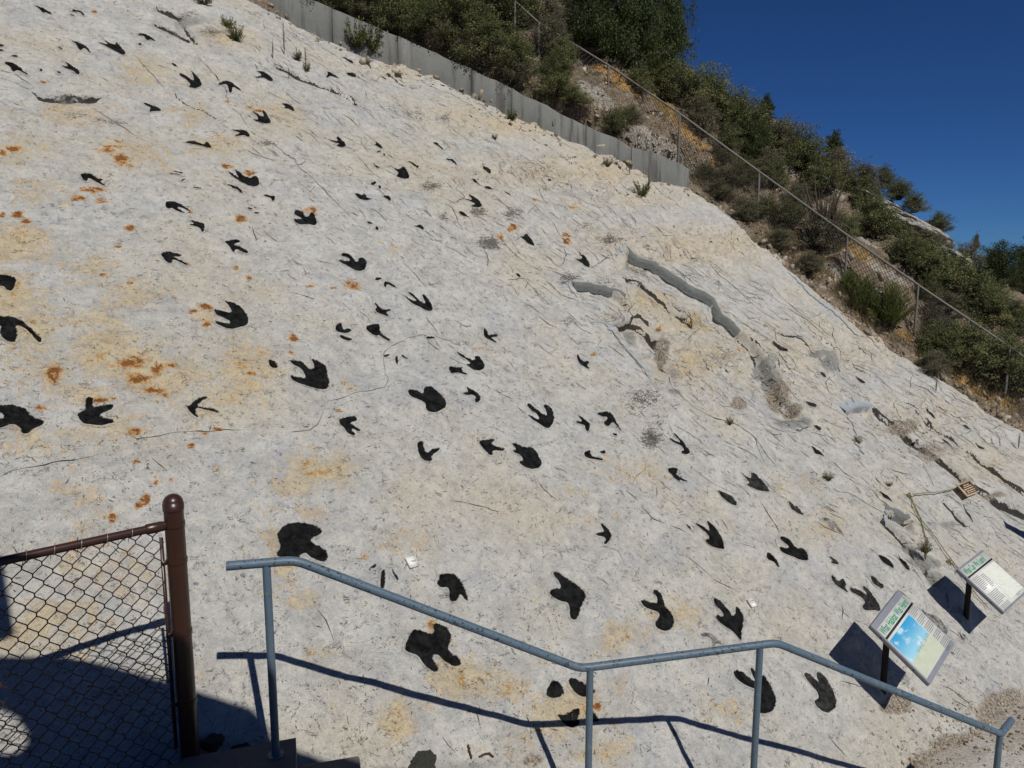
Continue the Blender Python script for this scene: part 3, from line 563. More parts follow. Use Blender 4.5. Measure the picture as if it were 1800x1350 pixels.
# stains and patches: x, y, half width, half height, strength
def blobs(s): return [tuple(float(q) for q in p.split(',')) for p in s.split()]
STAIN = blobs("30,420,70,40,.8 20,520,55,40,.9 60,580,60,45,.6 190,620,70,50,.8 170,560,60,30,.7 230,520,70,25,.6 80,660,70,35,.5 260,660,90,45,.75 150,700,60,30,.6 430,650,50,60,.7 60,770,80,40,.45 220,760,70,40,.4 120,880,90,60,.35 380,720,60,30,.5 240,270,60,30,.5 60,330,70,30,.5 30,270,50,30,.5 560,830,55,30,.9 510,855,40,20,.8 530,900,60,20,.45 500,990,50,35,.6 680,960,50,20,.5 730,950,30,20,.5 480,945,20,20,.8 540,1050,40,20,.6 770,1100,30,25,.6 560,1140,25,15,.5 700,1260,30,40,.85 820,1190,60,40,.8 900,1200,40,30,.7 1000,1240,60,40,.8 1090,1120,30,25,.8 1080,1210,40,30,.4 1190,1080,60,25,.5 1280,1250,60,25,.4 900,1310,40,20,.3 620,680,20,15,.5 700,440,30,12,.4 360,560,20,12,.8 1020,870,60,20,.35 1110,830,60,25,.4 1030,910,50,20,.35 400,70,40,18,.6 130,200,80,25,.6 250,130,60,30,.45 380,250,50,20,.6 330,200,40,20,.5 500,200,50,25,.5 150,470,70,30,.4 1200,640,50,30,.5 1230,560,30,15,.9 1150,520,40,20,.6 1080,1130,40,30,.5 1460,920,60,30,.35 1400,850,60,30,.3 1060,1320,50,25,.6 100,1100,120,60,.5 200,1010,90,40,.4 120,980,60,30,.5")
RUST = blobs("190,268,20,7,.8 212,282,16,10,.85 200,262,26,4,.7 228,290,12,4,.7 165,330,22,7,1.1 215,252,10,4,.9 95,660,14,12,1.1 95,662,9,16,1 235,645,26,12,1 240,670,22,9,1 275,655,12,10,.9 300,648,14,6,.8 270,690,30,7,.8 230,398,12,7,1 235,397,7,5,1 30,372,12,6,1 45,385,12,5,1 5,372,6,6,1 140,345,20,6,.8 180,350,16,6,.7 210,432,8,4,.9 180,484,10,4,.9 228,500,8,4,1 415,468,6,6,1 438,488,6,5,1 425,382,12,7,1 335,370,6,5,.9 545,370,14,7,1 360,543,16,7,1 340,553,10,5,.9 360,575,10,10,.8 300,455,10,4,.8 330,463,6,4,.8 515,594,10,6,1 545,500,10,4,.7 585,505,8,4,.7 620,500,16,8,.8 175,710,22,6,1 70,722,10,7,1 235,765,12,7,1.2 255,880,10,12,1.2 245,888,8,6,1 195,910,9,7,1.1 197,918,6,5,.9 440,662,12,6,.6 290,700,10,5,.8 360,764,10,4,.9 380,757,12,4,.8 335,785,8,5,1 275,848,7,7,.8 300,845,6,6,.8 275,810,6,6,.6 238,815,8,5,.8 380,825,8,8,.7 10,1104,0,0,0 545,1142,6,6,1 595,724,10,4,.9 640,978,8,6,.8 900,402,10,6,1 995,413,9,5,1 996,425,9,5,1 880,418,8,6,.8 940,352,10,5,.7 1010,365,10,5,.7 1165,570,8,5,.9 1045,620,6,4,.8 1310,605,8,6,.7 840,610,14,3,.7 760,1090,8,10,.9 775,1160,6,10,.7 1050,1240,10,6,1 25,265,16,6,.9 5,270,10,6,.9 75,145,8,4,.8 165,20,8,4,.9 440,190,10,5,.8 455,195,10,4,.8 350,110,8,5,.5 400,292,12,5,1 440,300,12,5,1 400,180,12,3,.7 185,55,0,0,0 510,625,10,6,.6")
LICH = blobs("760,330,26,14,.8 860,428,28,14,1.0 780,385,14,10,.8 840,375,18,10,.9 900,380,24,12,.8 730,200,30,14,.6 690,190,30,12,.5 760,170,30,14,.5 640,180,30,14,.4 780,210,20,10,.6 1130,700,45,30,.7 1145,770,22,24,1.0 1160,740,20,20,.6 1030,400,30,16,.5 1070,420,24,14,.8 1000,490,26,12,.8 1060,500,30,14,.6 1000,565,20,12,.6 940,560,40,24,.4 1070,560,30,16,.6 1130,460,30,14,.7 870,500,40,20,.35 120,175,40,12,.8 130,205,30,8,.7 190,215,50,10,.6 300,60,60,14,.5 370,60,30,10,.8 330,30,24,8,.8 1280,620,50,24,.5 1250,700,50,24,.4 1440,840,30,20,.5 1400,740,40,20,.4 1180,760,40,30,.4 470,250,20,6,.8 600,210,40,14,.35 950,300,60,20,.4 880,260,50,20,.35 1060,1230,0,0,0 1540,860,40,20,.5 1620,960,40,20,.5 650,1020,0,0,0 1450,560,60,20,.4 820,600,20,8,.6 610,840,30,8,.5 690,860,14,10,.4 780,130,50,14,.4 560,60,40,16,.4")
TAN = blobs("1050,300,260,40,1 1250,430,220,45,1 900,215,160,30,1 720,120,120,22,.9 1500,620,200,50,.7 1650,720,150,50,.7 1180,560,130,60,.8 1250,620,110,60,.9 1130,345,140,30,.8 600,160,60,20,.5 530,50,70,20,.5 1750,800,90,50,.6 1430,680,80,30,.4 1550,600,60,20,.9 350,70,60,20,.5 270,180,160,60,.35 300,120,160,60,.3 750,560,160,60,.15 1000,900,200,80,.25 1300,1000,200,80,.3")
GREY = blobs("1395,740,32,9,1 1350,640,16,14,.9 1365,665,14,18,.8 1620,985,22,9,.9 1460,640,14,18,.9 1440,622,16,6,.8 1640,990,14,8,1 1645,1015,14,12,.9 1600,962,10,8,.8 1185,690,14,6,.7 1160,1110,0,0,0 1670,920,18,8,.6 1240,560,30,14,.35 1110,590,14,30,.5 335,40,34,10,.55 300,60,20,8,.5 110,178,20,5,.5 395,60,20,6,.5 1500,560,30,8,.3 800,1345,260,16,.36")
GRAV = blobs("1375,690,16,24,.9 1400,715,14,10,.8 1300,708,14,12,1 1640,790,70,16,.5 1590,750,30,12,.8 1700,880,40,10,.4 1580,1235,22,18,1 1560,1245,16,12,.8 1625,1345,30,22,1 1700,1320,70,34,1 1770,1260,50,50,1 1180,660,20,30,.5 1165,620,14,30,.7 1560,800,50,30,.35 1640,850,60,40,.3 1750,868,30,7,.6 1640,800,40,6,.6 1700,842,20,7,.5 1185,1290,12,20,.5 940,1335,20,14,.8")
def blob_field(U, V, L, hard=1.0):
    F = np.zeros(U.shape)
    for x, y, rx, ry, s in L:
        if rx <= 0: continue
        c = np.array(uvpx(x, y)); a = (np.array(uvpx(x + rx, y)) - np.array(uvpx(x - rx, y))) / 2; b_ = (np.array(uvpx(x, y + ry)) - np.array(uvpx(x, y - ry))) / 2
        J = np.linalg.inv(np.stack([a, b_], 1)); ru = 2.6 * math.hypot(a[0], b_[0]); rv = 2.6 * math.hypot(a[1], b_[1])
        i0, i1 = np.searchsorted(U[0], (c[0] - ru, c[0] + ru)); j0, j1 = np.searchsorted(V[:, 0], (c[1] - rv, c[1] + rv))
        if i1 <= i0 or j1 <= j0: continue
        sl_ = np.s_[j0:j1, i0:i1]; du = U[sl_] - c[0]; dv = V[sl_] - c[1]
        q = (J[0, 0] * du + J[0, 1] * dv) ** 2 + (J[1, 0] * du + J[1, 1] * dv) ** 2
        F[sl_] = np.maximum(F[sl_], s * np.exp(-np.minimum(q * .8, 30)))
    return F

# ------------------------------------------------------------------ shape of the ground
EDGE_PX = '440,-2 520,38 600,76 680,104 760,133 830,168 900,202 960,230 1030,252 1110,291 1170,318 1215,330 1260,362 1290,385 1340,428 1385,470 1430,508 1500,568 1560,610 1620,642 1700,692 1760,735 1800,757'
EDGE = [uvpx(*p) for p in parse(EDGE_PX)]
EDGE = [(-9, 21), (1.5, 16.3)] + EDGE + [(EDGE[-1][0] + 1.4, EDGE[-1][1] - 2.4), (18.5, -6)]
SLABPOLY = EDGE + [(18, -12), (-12, -12), (-12, 21)]
U_WALL0, U_WALL1 = 2.0, uvpx(1210, 325)[0]
def hill_h(u, v, detail=True):
    u = np.atleast_1d(np.asarray(u, float)); v = np.atleast_1d(np.asarray(v, float)); D = poly_sdf(u, v, SLABPOLY)
    k = sstep(8.5, 11.5, u + (10.5 - v) * .25)                      # 0 = high left part, 1 = right part
    Dc = 9.5 * (1 - k) + 3.7 * k
    x = D - Dc; soft = np.where(x > 0, x, 0)
    h = .27 * (D - soft) - .75 * soft + .25 * np.minimum(soft, .8) - .10 * sstep(0, .35, D) * sstep(1.4, .5, D) * k
    wl = sstep(U_WALL0 - .3, U_WALL0, u) * sstep(U_WALL1 + .05, U_WALL1 - .1, u)
    h = h - .16 * sstep(.11, -.03, D) * (D > -.5)
    h = h + wl * (.34 * sstep(.42, .68, D))
    h = h + sstep(.3, 1.5, D) * fbm(u * .8 + 4, v * .8, 3) * .28
    if detail: h = h + sstep(.1, .6, D) * (fbm(u * 3.1, v * 3.1, 4, .6) * .12) + sstep(.2, .7, D) * .10 * np.abs(fbm(u * 1.7 + 9, v * 3.5, 3))
    return h, D
_lu = np.arange(-9, 30, .1); _lv = np.arange(-8, 30, .1); _A, _B = np.meshgrid(_lu, _lv); _hh, _dd = hill_h(_A.ravel(), _B.ravel(), False)
LOOK = np.where(_dd > 0, _hh, 0).reshape(_A.shape)
def look(u, v):
    fi = np.clip((u + 9) / .1, 0, len(_lu) - 1.001); fj = np.clip((v + 8) / .1, 0, len(_lv) - 1.001); i = fi.astype(int); j = fj.astype(int); a = fi - i; b_ = fj - j
    return (LOOK[j, i] * (1 - a) + LOOK[j, i + 1] * a) * (1 - b_) + (LOOK[j + 1, i] * (1 - a) + LOOK[j + 1, i + 1] * a) * b_
_TS = np.arange(8.0, 36.0, .06)
def cast_hill(x, y):
    d = ray(x, y); P = _TS[:, None] * d; u, v, h = w2uvh(P); f = h - look(u, v); idx = np.where(f < 0)[0]
    if len(idx) == 0: return P[int(np.argmin(f))]
    i = max(1, idx[0]); t = f[i - 1] / (f[i - 1] - f[i] + 1e-9); return (_TS[i - 1] + .06 * t) * d

# ------------------------------------------------------------------ rock slab
ug = np.concatenate([np.arange(-5, -1, .05), np.arange(-1, 9.5, .0175), np.arange(9.5, 15.2, .021), np.arange(15.2, 19, .06)])
vg = np.concatenate([np.arange(-5, -2, .05), np.arange(-2, 8.5, .019), np.arange(8.5, 14.2, .025), np.arange(14.2, 18, .06)])
UU, VV = np.meshgrid(ug, vg)
H = fbm(UU * .35, VV * .35, 2) * .07 + fbm(UU * 1.6, VV * 1.6, 3) * .028 + fbm(UU * 7, VV * 7, 3, .6) * .007
jx = fbm(UU * 4 + 3, VV * 4, 3) * .05; jy = fbm(UU * 4 + 31, VV * 4 + 7, 3) * .05
# thin eroded beds: stepped relief strong in the upper right part, faint elsewhere
tanf = blob_field(UU, VV, TAN); br = sstep(.2, .8, tanf)
s1 = fbm(UU * .9 + VV * .55 + jx * 2, VV * 2.1 - UU * .9 + jy * 2, 3) * 6.0
st_ = (np.floor(s1) + sstep(.80, 1.0, s1 - np.floor(s1))) * .016; H += st_ * (.25 + 1.3 * br)
for P, dr, rc in LED_UV:
    P = np.array(P); m_ = (UU > P[:, 0].min() - rc - .3) & (UU < P[:, 0].max() + rc + .3) & (VV > P[:, 1].min() - rc - .3) & (VV < P[:, 1].max() + rc + .3)
    iy, ix = np.where(m_.any(1))[0], np.where(m_.any(0))[0]; sl_ = np.s_[iy[0]:iy[-1] + 1, ix[0]:ix[-1] + 1]
    j = .35 if dr > .1 else .8
    d, side, run = seg_dist(UU[sl_] + jx[sl_] * j, VV[sl_] + jy[sl_] * j, P)
    sd = d * side
    tap = sstep(0, .04, run) * sstep(1, .94, run)
    H[sl_] -= dr * sstep(.028, -.028, sd) * (1 - sstep(.0, rc, d) * (sd < 0)) * tap * (np.abs(sd) < rc + .03)
for wd, P in CR_UV:
    if wd < .02: continue
    m_ = (UU > P[:, 0].min() - .2) & (UU < P[:, 0].max() + .2) & (VV > P[:, 1].min() - .2) & (VV < P[:, 1].max() + .2)
    iy, ix = np.where(m_.any(1))[0], np.where(m_.any(0))[0]; sl_ = np.s_[iy[0]:iy[-1] + 1, ix[0]:ix[-1] + 1]
    d, side, run = seg_dist(UU[sl_], VV[sl_], P); H[sl_] -= wd * .5 * sstep(wd * 1.1, wd * .2, d)
for px, uv, k in TRACKS:
    m_ = (UU > uv[:, 0].min() - .06) & (UU < uv[:, 0].max() + .06) & (VV > uv[:, 1].min() - .06) & (VV < uv[:, 1].max() + .06)
    iy, ix = np.where(m_.any(1))[0], np.where(m_.any(0))[0]; sl_ = np.s_[iy[0]:iy[-1] + 1, ix[0]:ix[-1] + 1]
    d = poly_sdf(UU[sl_], VV[sl_], uv); H[sl_] -= .018 * sstep(.012, -.025, d)
DS = poly_sdf(UU.ravel(), VV.ravel(), SLABPOLY).reshape(UU.shape)
H -= .25 * sstep(.0, .3, DS) + .03 * sstep(-.2, 0, DS)
def hgrid(A, u, v):
    fi = np.interp(u, ug, np.arange(len(ug))); fj = np.interp(v, vg, np.arange(len(vg)))
    i = np.clip(fi.astype(int), 0, len(ug) - 2); j = np.clip(fj.astype(int), 0, len(vg) - 2); a = fi - i; b_ = fj - j
    return (A[j, i] * (1 - a) + A[j, i + 1] * a) * (1 - b_) + (A[j + 1, i] * (1 - a) + A[j + 1, i + 1] * a) * b_
ATT = {'stain': blob_field(UU, VV, STAIN), 'rust': blob_field(UU, VV, RUST), 'lichen': blob_field(UU, VV, LICH), 'tan': tanf, 'grey': sstep(.25, .5, blob_field(UU, VV, GREY) + jx * 3), 'gravel': sstep(.3, .55, blob_field(UU, VV, GRAV) + jy * 3)}
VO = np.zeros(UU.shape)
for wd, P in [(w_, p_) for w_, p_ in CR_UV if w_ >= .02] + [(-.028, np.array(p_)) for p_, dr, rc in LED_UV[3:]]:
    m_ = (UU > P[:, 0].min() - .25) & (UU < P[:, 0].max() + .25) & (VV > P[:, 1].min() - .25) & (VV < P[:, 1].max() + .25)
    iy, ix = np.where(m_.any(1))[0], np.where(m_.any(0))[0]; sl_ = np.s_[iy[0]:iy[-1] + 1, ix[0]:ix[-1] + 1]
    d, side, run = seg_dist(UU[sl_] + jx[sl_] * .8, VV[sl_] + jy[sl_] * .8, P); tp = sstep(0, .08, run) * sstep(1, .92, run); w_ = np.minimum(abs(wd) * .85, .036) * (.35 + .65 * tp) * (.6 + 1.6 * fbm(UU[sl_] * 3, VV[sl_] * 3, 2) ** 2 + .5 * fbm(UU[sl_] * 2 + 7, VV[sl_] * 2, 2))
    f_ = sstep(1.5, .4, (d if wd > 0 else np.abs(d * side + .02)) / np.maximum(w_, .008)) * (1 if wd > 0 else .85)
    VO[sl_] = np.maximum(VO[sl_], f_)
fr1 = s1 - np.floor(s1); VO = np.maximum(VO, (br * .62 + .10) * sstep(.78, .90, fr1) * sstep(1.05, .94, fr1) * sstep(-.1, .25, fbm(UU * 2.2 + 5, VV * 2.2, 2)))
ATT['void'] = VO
ni, nj = len(ug), len(vg); idx = np.arange(ni * nj).reshape(nj, ni)
keep = (DS < .22)
Fq = np.stack([idx[:-1, :-1], idx[:-1, 1:], idx[1:, 1:], idx[1:, :-1]], -1); kf = keep[:-1, :-1] & keep[1:, 1:]
# leave out what no nearby viewpoint sees (far left and far below the walkway)
PW_ = uvh2w(UU, VV, H); ok = (PW_[..., 1] > 1.2) | (PW_[..., 0] < -3); kf &= ok[:-1, :-1]
Fq = Fq[kf]; used = np.zeros(ni * nj, bool); used[Fq.ravel()] = True; remap = np.cumsum(used) - 1
V3 = np.stack([UU.ravel(), VV.ravel(), H.ravel()], 1)[used]
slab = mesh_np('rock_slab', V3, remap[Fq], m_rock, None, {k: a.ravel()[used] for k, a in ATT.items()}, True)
slab.matrix_world = SLAB_M; tag(slab, kind='structure')
def surf(x, y, lift=0.0):            # world point on the relief under a picture point
    u, v = uvpx(x, y)
    for _ in range(4):
        h = float(hgrid(H, np.array([u]), np.array([v]))[0]); d = ray(x, y); P = d * (HP + h) / (d @ NV); u, v, _h = w2uvh(P)
    return P + NV * lift

# footprints: thin painted skins lying in their hollows
for n_, (px, uv, k) in enumerate(TRACKS):
    far = (uv[:, 1].mean() > 6) or uv[:, 0].mean() > 9; cs = .014 if far else .010; mg = .022
    us = np.arange(uv[:, 0].min() - mg, uv[:, 0].max() + mg, cs); vs_ = np.arange(uv[:, 1].min() - mg, uv[:, 1].max() + mg, cs)
    if len(us) < 2 or len(vs_) < 2: continue
    A, B = np.meshgrid(us, vs_); d = poly_sdf(A, B, uv); hh = hgrid(H, A, B) + .004
    id2 = np.arange(A.size).reshape(A.shape); F2 = np.stack([id2[:-1, :-1], id2[:-1, 1:], id2[1:, 1:], id2[1:, :-1]], -1)
    dm = np.minimum(np.minimum(d[:-1, :-1], d[1:, 1:]), np.minimum(d[1:, :-1], d[:-1, 1:])); kf = dm < .013; F2 = F2[kf]
    us2 = np.zeros(A.size, bool); us2[F2.ravel()] = True; rm = np.cumsum(us2) - 1
    att_ = {kk: hgrid(aa, A, B).ravel()[us2] for kk, aa in ATT.items()}; att_['edge'] = d.ravel()[us2] + (.003 if k == 0 else 0)
    o = mesh_np('dinosaur_footprint', np.stack([A.ravel(), B.ravel(), hh.ravel()], 1)[us2], rm[F2], (m_paint, m_faded, m_pale)[k], slab, att_)
    o['label'] = ('fossil footprint painted black', 'fossil footprint in worn grey-black paint', 'fossil footprint in pale grey worn paint')[k]

# cracks as ribbons with gap shade painted in, and many small chips with edge shade
def ribbon(mb, P, wd, lift=.004, seed=0):
    if wd > .017: P = roughen(P, .03, wd * .12, seed)
    P = np.asarray(P, float); rg = np.random.default_rng(seed); n = len(P)
    if n < 2: return
    Tn = np.gradient(P, axis=0); Tn /= np.linalg.norm(Tn, axis=1)[:, None] + 1e-9; Nn = np.stack([-Tn[:, 1], Tn[:, 0]], 1)
    t = np.linspace(0, 1, n); prof = np.sin(np.pi * np.clip(t, .02, .98)) ** .5 * wd / 2 * rg.uniform(.25, 1.25, n)
    A = P + Nn * prof[:, None]; B = P - Nn * prof[:, None] * rg.uniform(.3, 1, n)[:, None]
    rows = [A, P, B] if wd > .017 else [A, B]
    V = np.concatenate(rows); h = hgrid(H, V[:, 0], V[:, 1]) + lift + (.006 if wd > .017 else 0); i = np.arange(n - 1)
    mb.add(np.column_stack([V, h]), np.concatenate([np.stack([r * n + i, (r + 1) * n + i, (r + 1) * n + i + 1, r * n + i + 1], 1) for r in range(len(rows) - 1)]))
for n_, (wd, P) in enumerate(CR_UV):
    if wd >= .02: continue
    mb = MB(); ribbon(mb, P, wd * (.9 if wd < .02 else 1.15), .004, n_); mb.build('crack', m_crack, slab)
mb = MB()
dirA = np.array(uvpx(1130, 350)) - np.array(uvpx(1000, 262)); angA = math.atan2(dirA[1], dirA[0])
for i in range(5000):
    if i < 3700:
        x = R_.uniform(430, 1800); y = R_.uniform(0, 900)
        c = (x - 440) * .55
        y = c + abs(R_.gauss(0, 1)) * 210 + 6
        big = 1.5 if x < 850 else 2.2
    else: x, y, big = R_.uniform(0, 1800), R_.uniform(0, 1300), .6
    if y > 1330: continue
    u, v = uvpx(x, y)
    if not (ug[0] < u < ug[-1] and vg[0] < v < vg[-1]): continue
    if float(hgrid(DS, np.array([u]), np.array([v]))[0]) > -.05: continue
    near = sstep(7, 15, np.array([mpp(x, y) * FPX]))
    L_ = R_.expovariate(1 / .085) * (.35 + .9 * float(near)) * big; L_ = min(max(L_, .02), .6)
    an = angA + R_.gauss(0, .18 if i < 3700 else .9) if R_.random() < .85 else R_.uniform(0, 6.3)
    n = max(3, int(L_ / .035)); pts = [(u, v)]; a = an
    for _ in range(n): a += R_.gauss(0, .15); pts.append((pts[-1][0] + math.cos(a) * L_ / n, pts[-1][1] + math.sin(a) * L_ / n))
    ribbon(mb, pts, min(.0165, R_.uniform(.003, .009) + L_ * .035 * R_.random()), .0035, i)
o = mb.build('chipped_bed_edges', m_chip, slab); tag(o, kind='stuff')

# mortar faces closing the broken ledges, bluish sealant beads
def mortar(name, s, drop, mat, label, lean=.03, th=.05):
    P = roughen([uvpx(*p) for p in parse(s)], .07, .004, 3); n = len(P); Tn = np.gradient(P, axis=0); Tn /= np.linalg.norm(Tn, axis=1)[:, None]
    dn = np.stack([Tn[:, 1], -Tn[:, 0]], 1); hu = hgrid(H, P[:, 0] - dn[:, 0] * .07, P[:, 1] - dn[:, 1] * .07)
    rg = np.random.default_rng(4); w1 = lean + rg.normal(0, .006, n); rows = []
    if th == .05: th = .014
    th = th * (1 + .5 * rg.normal(0, 1, n).clip(-1, 1))
    for off, hh in ((-th, hu + .010), (0, hu + .012 + rg.normal(0, .003, n)), (w1 * .5, hu - drop * .40), (w1 * .8 + .01, hu - drop * .78)):
        Q = P + dn * (np.broadcast_to(off, (n,)))[:, None]; rows.append(np.column_stack([Q, hh]))
    V = np.concatenate(rows); i = np.arange(n - 1); F = np.concatenate([np.stack([r * n + i, (r + 1) * n + i, (r + 1) * n + i + 1, r * n + i + 1], 1) for r in range(3)])
    o = mesh_np(name, V, F, mat, slab, None, False); o['label'] = label; return o
mortar('mortar_strip', '1100,435 1125,447 1150,463 1164,472', .16, m_mortar, 'grey mortar face along the broken ledge'); mortar('mortar_strip', '1164,472 1205,497 1209,500', .16, m_mortar, 'grey mortar face along the broken ledge')
mortar('mortar_strip', '1209,500 1235,514 1255,525 1262,534', .16, m_mortar, 'grey mortar face along the broken ledge'); mortar('mortar_strip', '1262,534 1275,552 1303,579', .14, m_mortar, 'grey mortar face along the broken ledge')
mortar('mortar_strip', '1009,498 1030,499 1056,504', .13, m_mortar, 'short grey mortar face'); mortar('mortar_strip', '1056,504 1080,511 1100,519', .13, m_mortar, 'short grey mortar face')
mortar('mortar_strip', '1487,723 1497,717 1510,714 1533,712', .13, m_seal, 'pale blue grey mortar cap', .02, .12); mortar('mortar_strip', '1558,892 1580,901 1601,911', .14, m_mortar, 'short grey mortar block', .03, .06)
for s, wd in (('1003,497 1001,504 1006,514 1015,522', .06), ('1080,452 1090,443 1098,436', .08), ('1063,570 1068,578 1078,588', .09), ('1078,588 1100,612 1125,642 1140,660', .035), ('1490,730 1500,745 1505,760', .07), ('1505,775 1515,790 1521,798', .08), ('1540,838 1556,852', .05),
              ('1318,426 1330,432', .12), ('1385,478 1400,495 1430,522 1470,556 1500,580 1530,606 1548,622', .09), ('1556,897 1560,905 1566,918', .06)):
    mb = MB(); P = roughen([uvpx(*p) for p in parse(s)], .1, .008, 2); ribbon(mb, P, wd * 1.3, .007, 5); o = mb.build('sealant_bead', m_seal, slab); o['label'] = 'blue grey sealant smeared on the rock'

# ------------------------------------------------------------------ hillside behind the slab
def axis_(a, b_, c, d_, st): return np.concatenate([np.arange(a, b_, .5), np.arange(b_, c, st), np.arange(c, d_, .5)])
hu_ = axis_(-10, 1, 20, 60, .055); hv_ = axis_(-25, -3, 19, 45, .055); A, B = np.meshgrid(hu_, hv_)
Hh, Dh = hill_h(A.ravel(), B.ravel()); Hh = Hh.reshape(A.shape); Dh = Dh.reshape(A.shape)
id2 = np.arange(A.size).reshape(A.shape); F2 = np.stack([id2[:-1, :-1], id2[:-1, 1:], id2[1:, 1:], id2[1:, :-1]], -1); kf = (Dh[:-1, :-1] > -.08) & (Dh[1:, 1:] > -.08) & (Dh[:-1, :-1] < 22); F2 = F2[kf]
us2 = np.zeros(A.size, bool); us2[F2.ravel()] = True; rm = np.cumsum(us2) - 1
WP = uvh2w(A.ravel()[us2], B.ravel()[us2], Hh.ravel()[us2])
def hill_blob(L):
    F = np.zeros(len(WP))
    for x, y, rx, ry, s, rot in L:
        c = cast_hill(x, y); dep = c @ FW; r1 = rx * dep / FPX; r2 = ry * dep / FPX; q = WP - c; a = q @ RT; b_ = q @ UPV; cr, sr = math.cos(math.radians(rot)), math.sin(math.radians(rot))
        a2 = a * cr + b_ * sr; b2 = -a * sr + b_ * cr; fz = (q @ FW) / 2.5
        F = np.maximum(F, s * np.exp(-np.minimum((a2 / r1) ** 2 + (b2 / r2) ** 2 + fz ** 2, 30)))
    return F
OR_ = hill_blob([(1085, 140, 50, 18, 1, -35), (1150, 178, 50, 18, 1, -35), (1215, 240, 50, 14, 1, -40), (1260, 290, 30, 12, .6, -40), (1370, 335, 30, 12, .9, -35), (1420, 440, 50, 14, .9, -38), (1500, 440, 40, 14, .9, -38), (1530, 460, 40, 12, .9, -35), (1450, 470, 40, 12, .8, -38), (1700, 660, 40, 14, 1, -25), (1730, 690, 60, 16, 1, -25), (1590, 590, 30, 10, .8, -30), (1390, 410, 30, 12, .6, -35), (1215, 225, 20, 25, .8, -60), (1620, 640, 60, 8, .5, -30)])
WH_ = hill_blob([(1050, 170, 55, 20, .9, -35), (1130, 240, 60, 22, 1, -30), (1190, 280, 50, 20, .9, -35), (1260, 310, 40, 12, .5, -40), (1020, 110, 30, 12, .6, -35), (1390, 300, 20, 10, .9, -30), (1450, 330, 50, 10, .9, -35), (1590, 400, 70, 12, 1, -32), (1550, 375, 40, 10, 1, -32), (1640, 470, 60, 10, .9, -32), (1380, 340, 30, 12, .7, -30), (1510, 420, 40, 10, .9, -35), (1470, 475, 30, 14, .9, -35), (1560, 480, 50, 12, .9, -35), (1780, 540, 40, 14, 1, -30), (1530, 510, 30, 12, .8, -30), (1440, 500, 30, 10, .5, -30), (1640, 620, 40, 10, .6, -20), (1720, 580, 40, 10, .6, -20)])
hill = mesh_np('hillside', WP, rm[F2], m_hill, None, {'orange': OR_, 'white': WH_}); tag(hill, kind='structure')

# broad land far beyond and below
n = 40; rr = np.array([0, 30, 60, 120, 300, 900, 2500]); V = []; F = []
for r in rr:
    for i in range(n): a = 2 * math.pi * i / n; V.append((r * math.cos(a), r * math.sin(a), -11 - .002 * r + (3 * math.sin(a * 5 + r) if r > 200 else 0)))
for k in range(len(rr) - 1):
    for i in range(n): F.append((k * n + i, k * n + (i + 1) % n, (k + 1) * n + (i + 1) % n, (k + 1) * n + i))
m_land, t, b = nt('dry_grassland', .95, .1); g = G(t); P = g.coord(); g.v(g.mix(g.noise(P, .05, 4, .6), (.10, .095, .045), (.22, .18, .10)), b.inputs['Base Color'])
land = mesh_np('terrain', np.array(V), np.array(F), m_land); tag(land, kind='structure')

# ------------------------------------------------------------------ ground at the foot of the slab
DD = np.array([NV[0], NV[1]]); DD /= np.linalg.norm(DD); SH = SV[:2]
foot = [onplane(x, y) for x, y in parse('400,1375 560,1362 700,1356 850,1362 1000,1370 1200,1390 1450,1405 1600,1362 1700,1302 1800,1228 1950,1130 2150,1050')]
fu = np.array([p[:2] @ SH for p in foot]); fq = np.array([p[:2] @ DD for p in foot]); fz = np.array([p[2] for p in foot])
order = np.argsort(fu); fu, fq, fz = fu[order], fq[order], fz[order]
gu = np.arange(fu[0] - 3, fu[-1] + 8, .045); gq = np.arange(-.6, 5, .045); A, B = np.meshgrid(gu, gq)
Zf = np.interp(A, fu, fz); Qf = np.interp(A, fu, fq) + B
gz = Zf - .045 * B + fbm(A * 1.2, B * 1.2, 3) * .02 + fbm(A * 6, B * 6, 3) * .012 - .45 * sstep(-.05, -.6, B) * 1.2
XY = A[..., None] * SH + Qf[..., None] * DD; GW = np.concatenate([XY, gz[..., None]], -1).reshape(-1, 3)
id2 = np.arange(A.size).reshape(A.shape); F2 = np.stack([id2[:-1, :-1], id2[1:, :-1], id2[1:, 1:], id2[:-1, 1:]], -1).reshape(-1, 4)
ground = mesh_np('ground', GW, F2, m_soil); tag(ground, kind='structure')

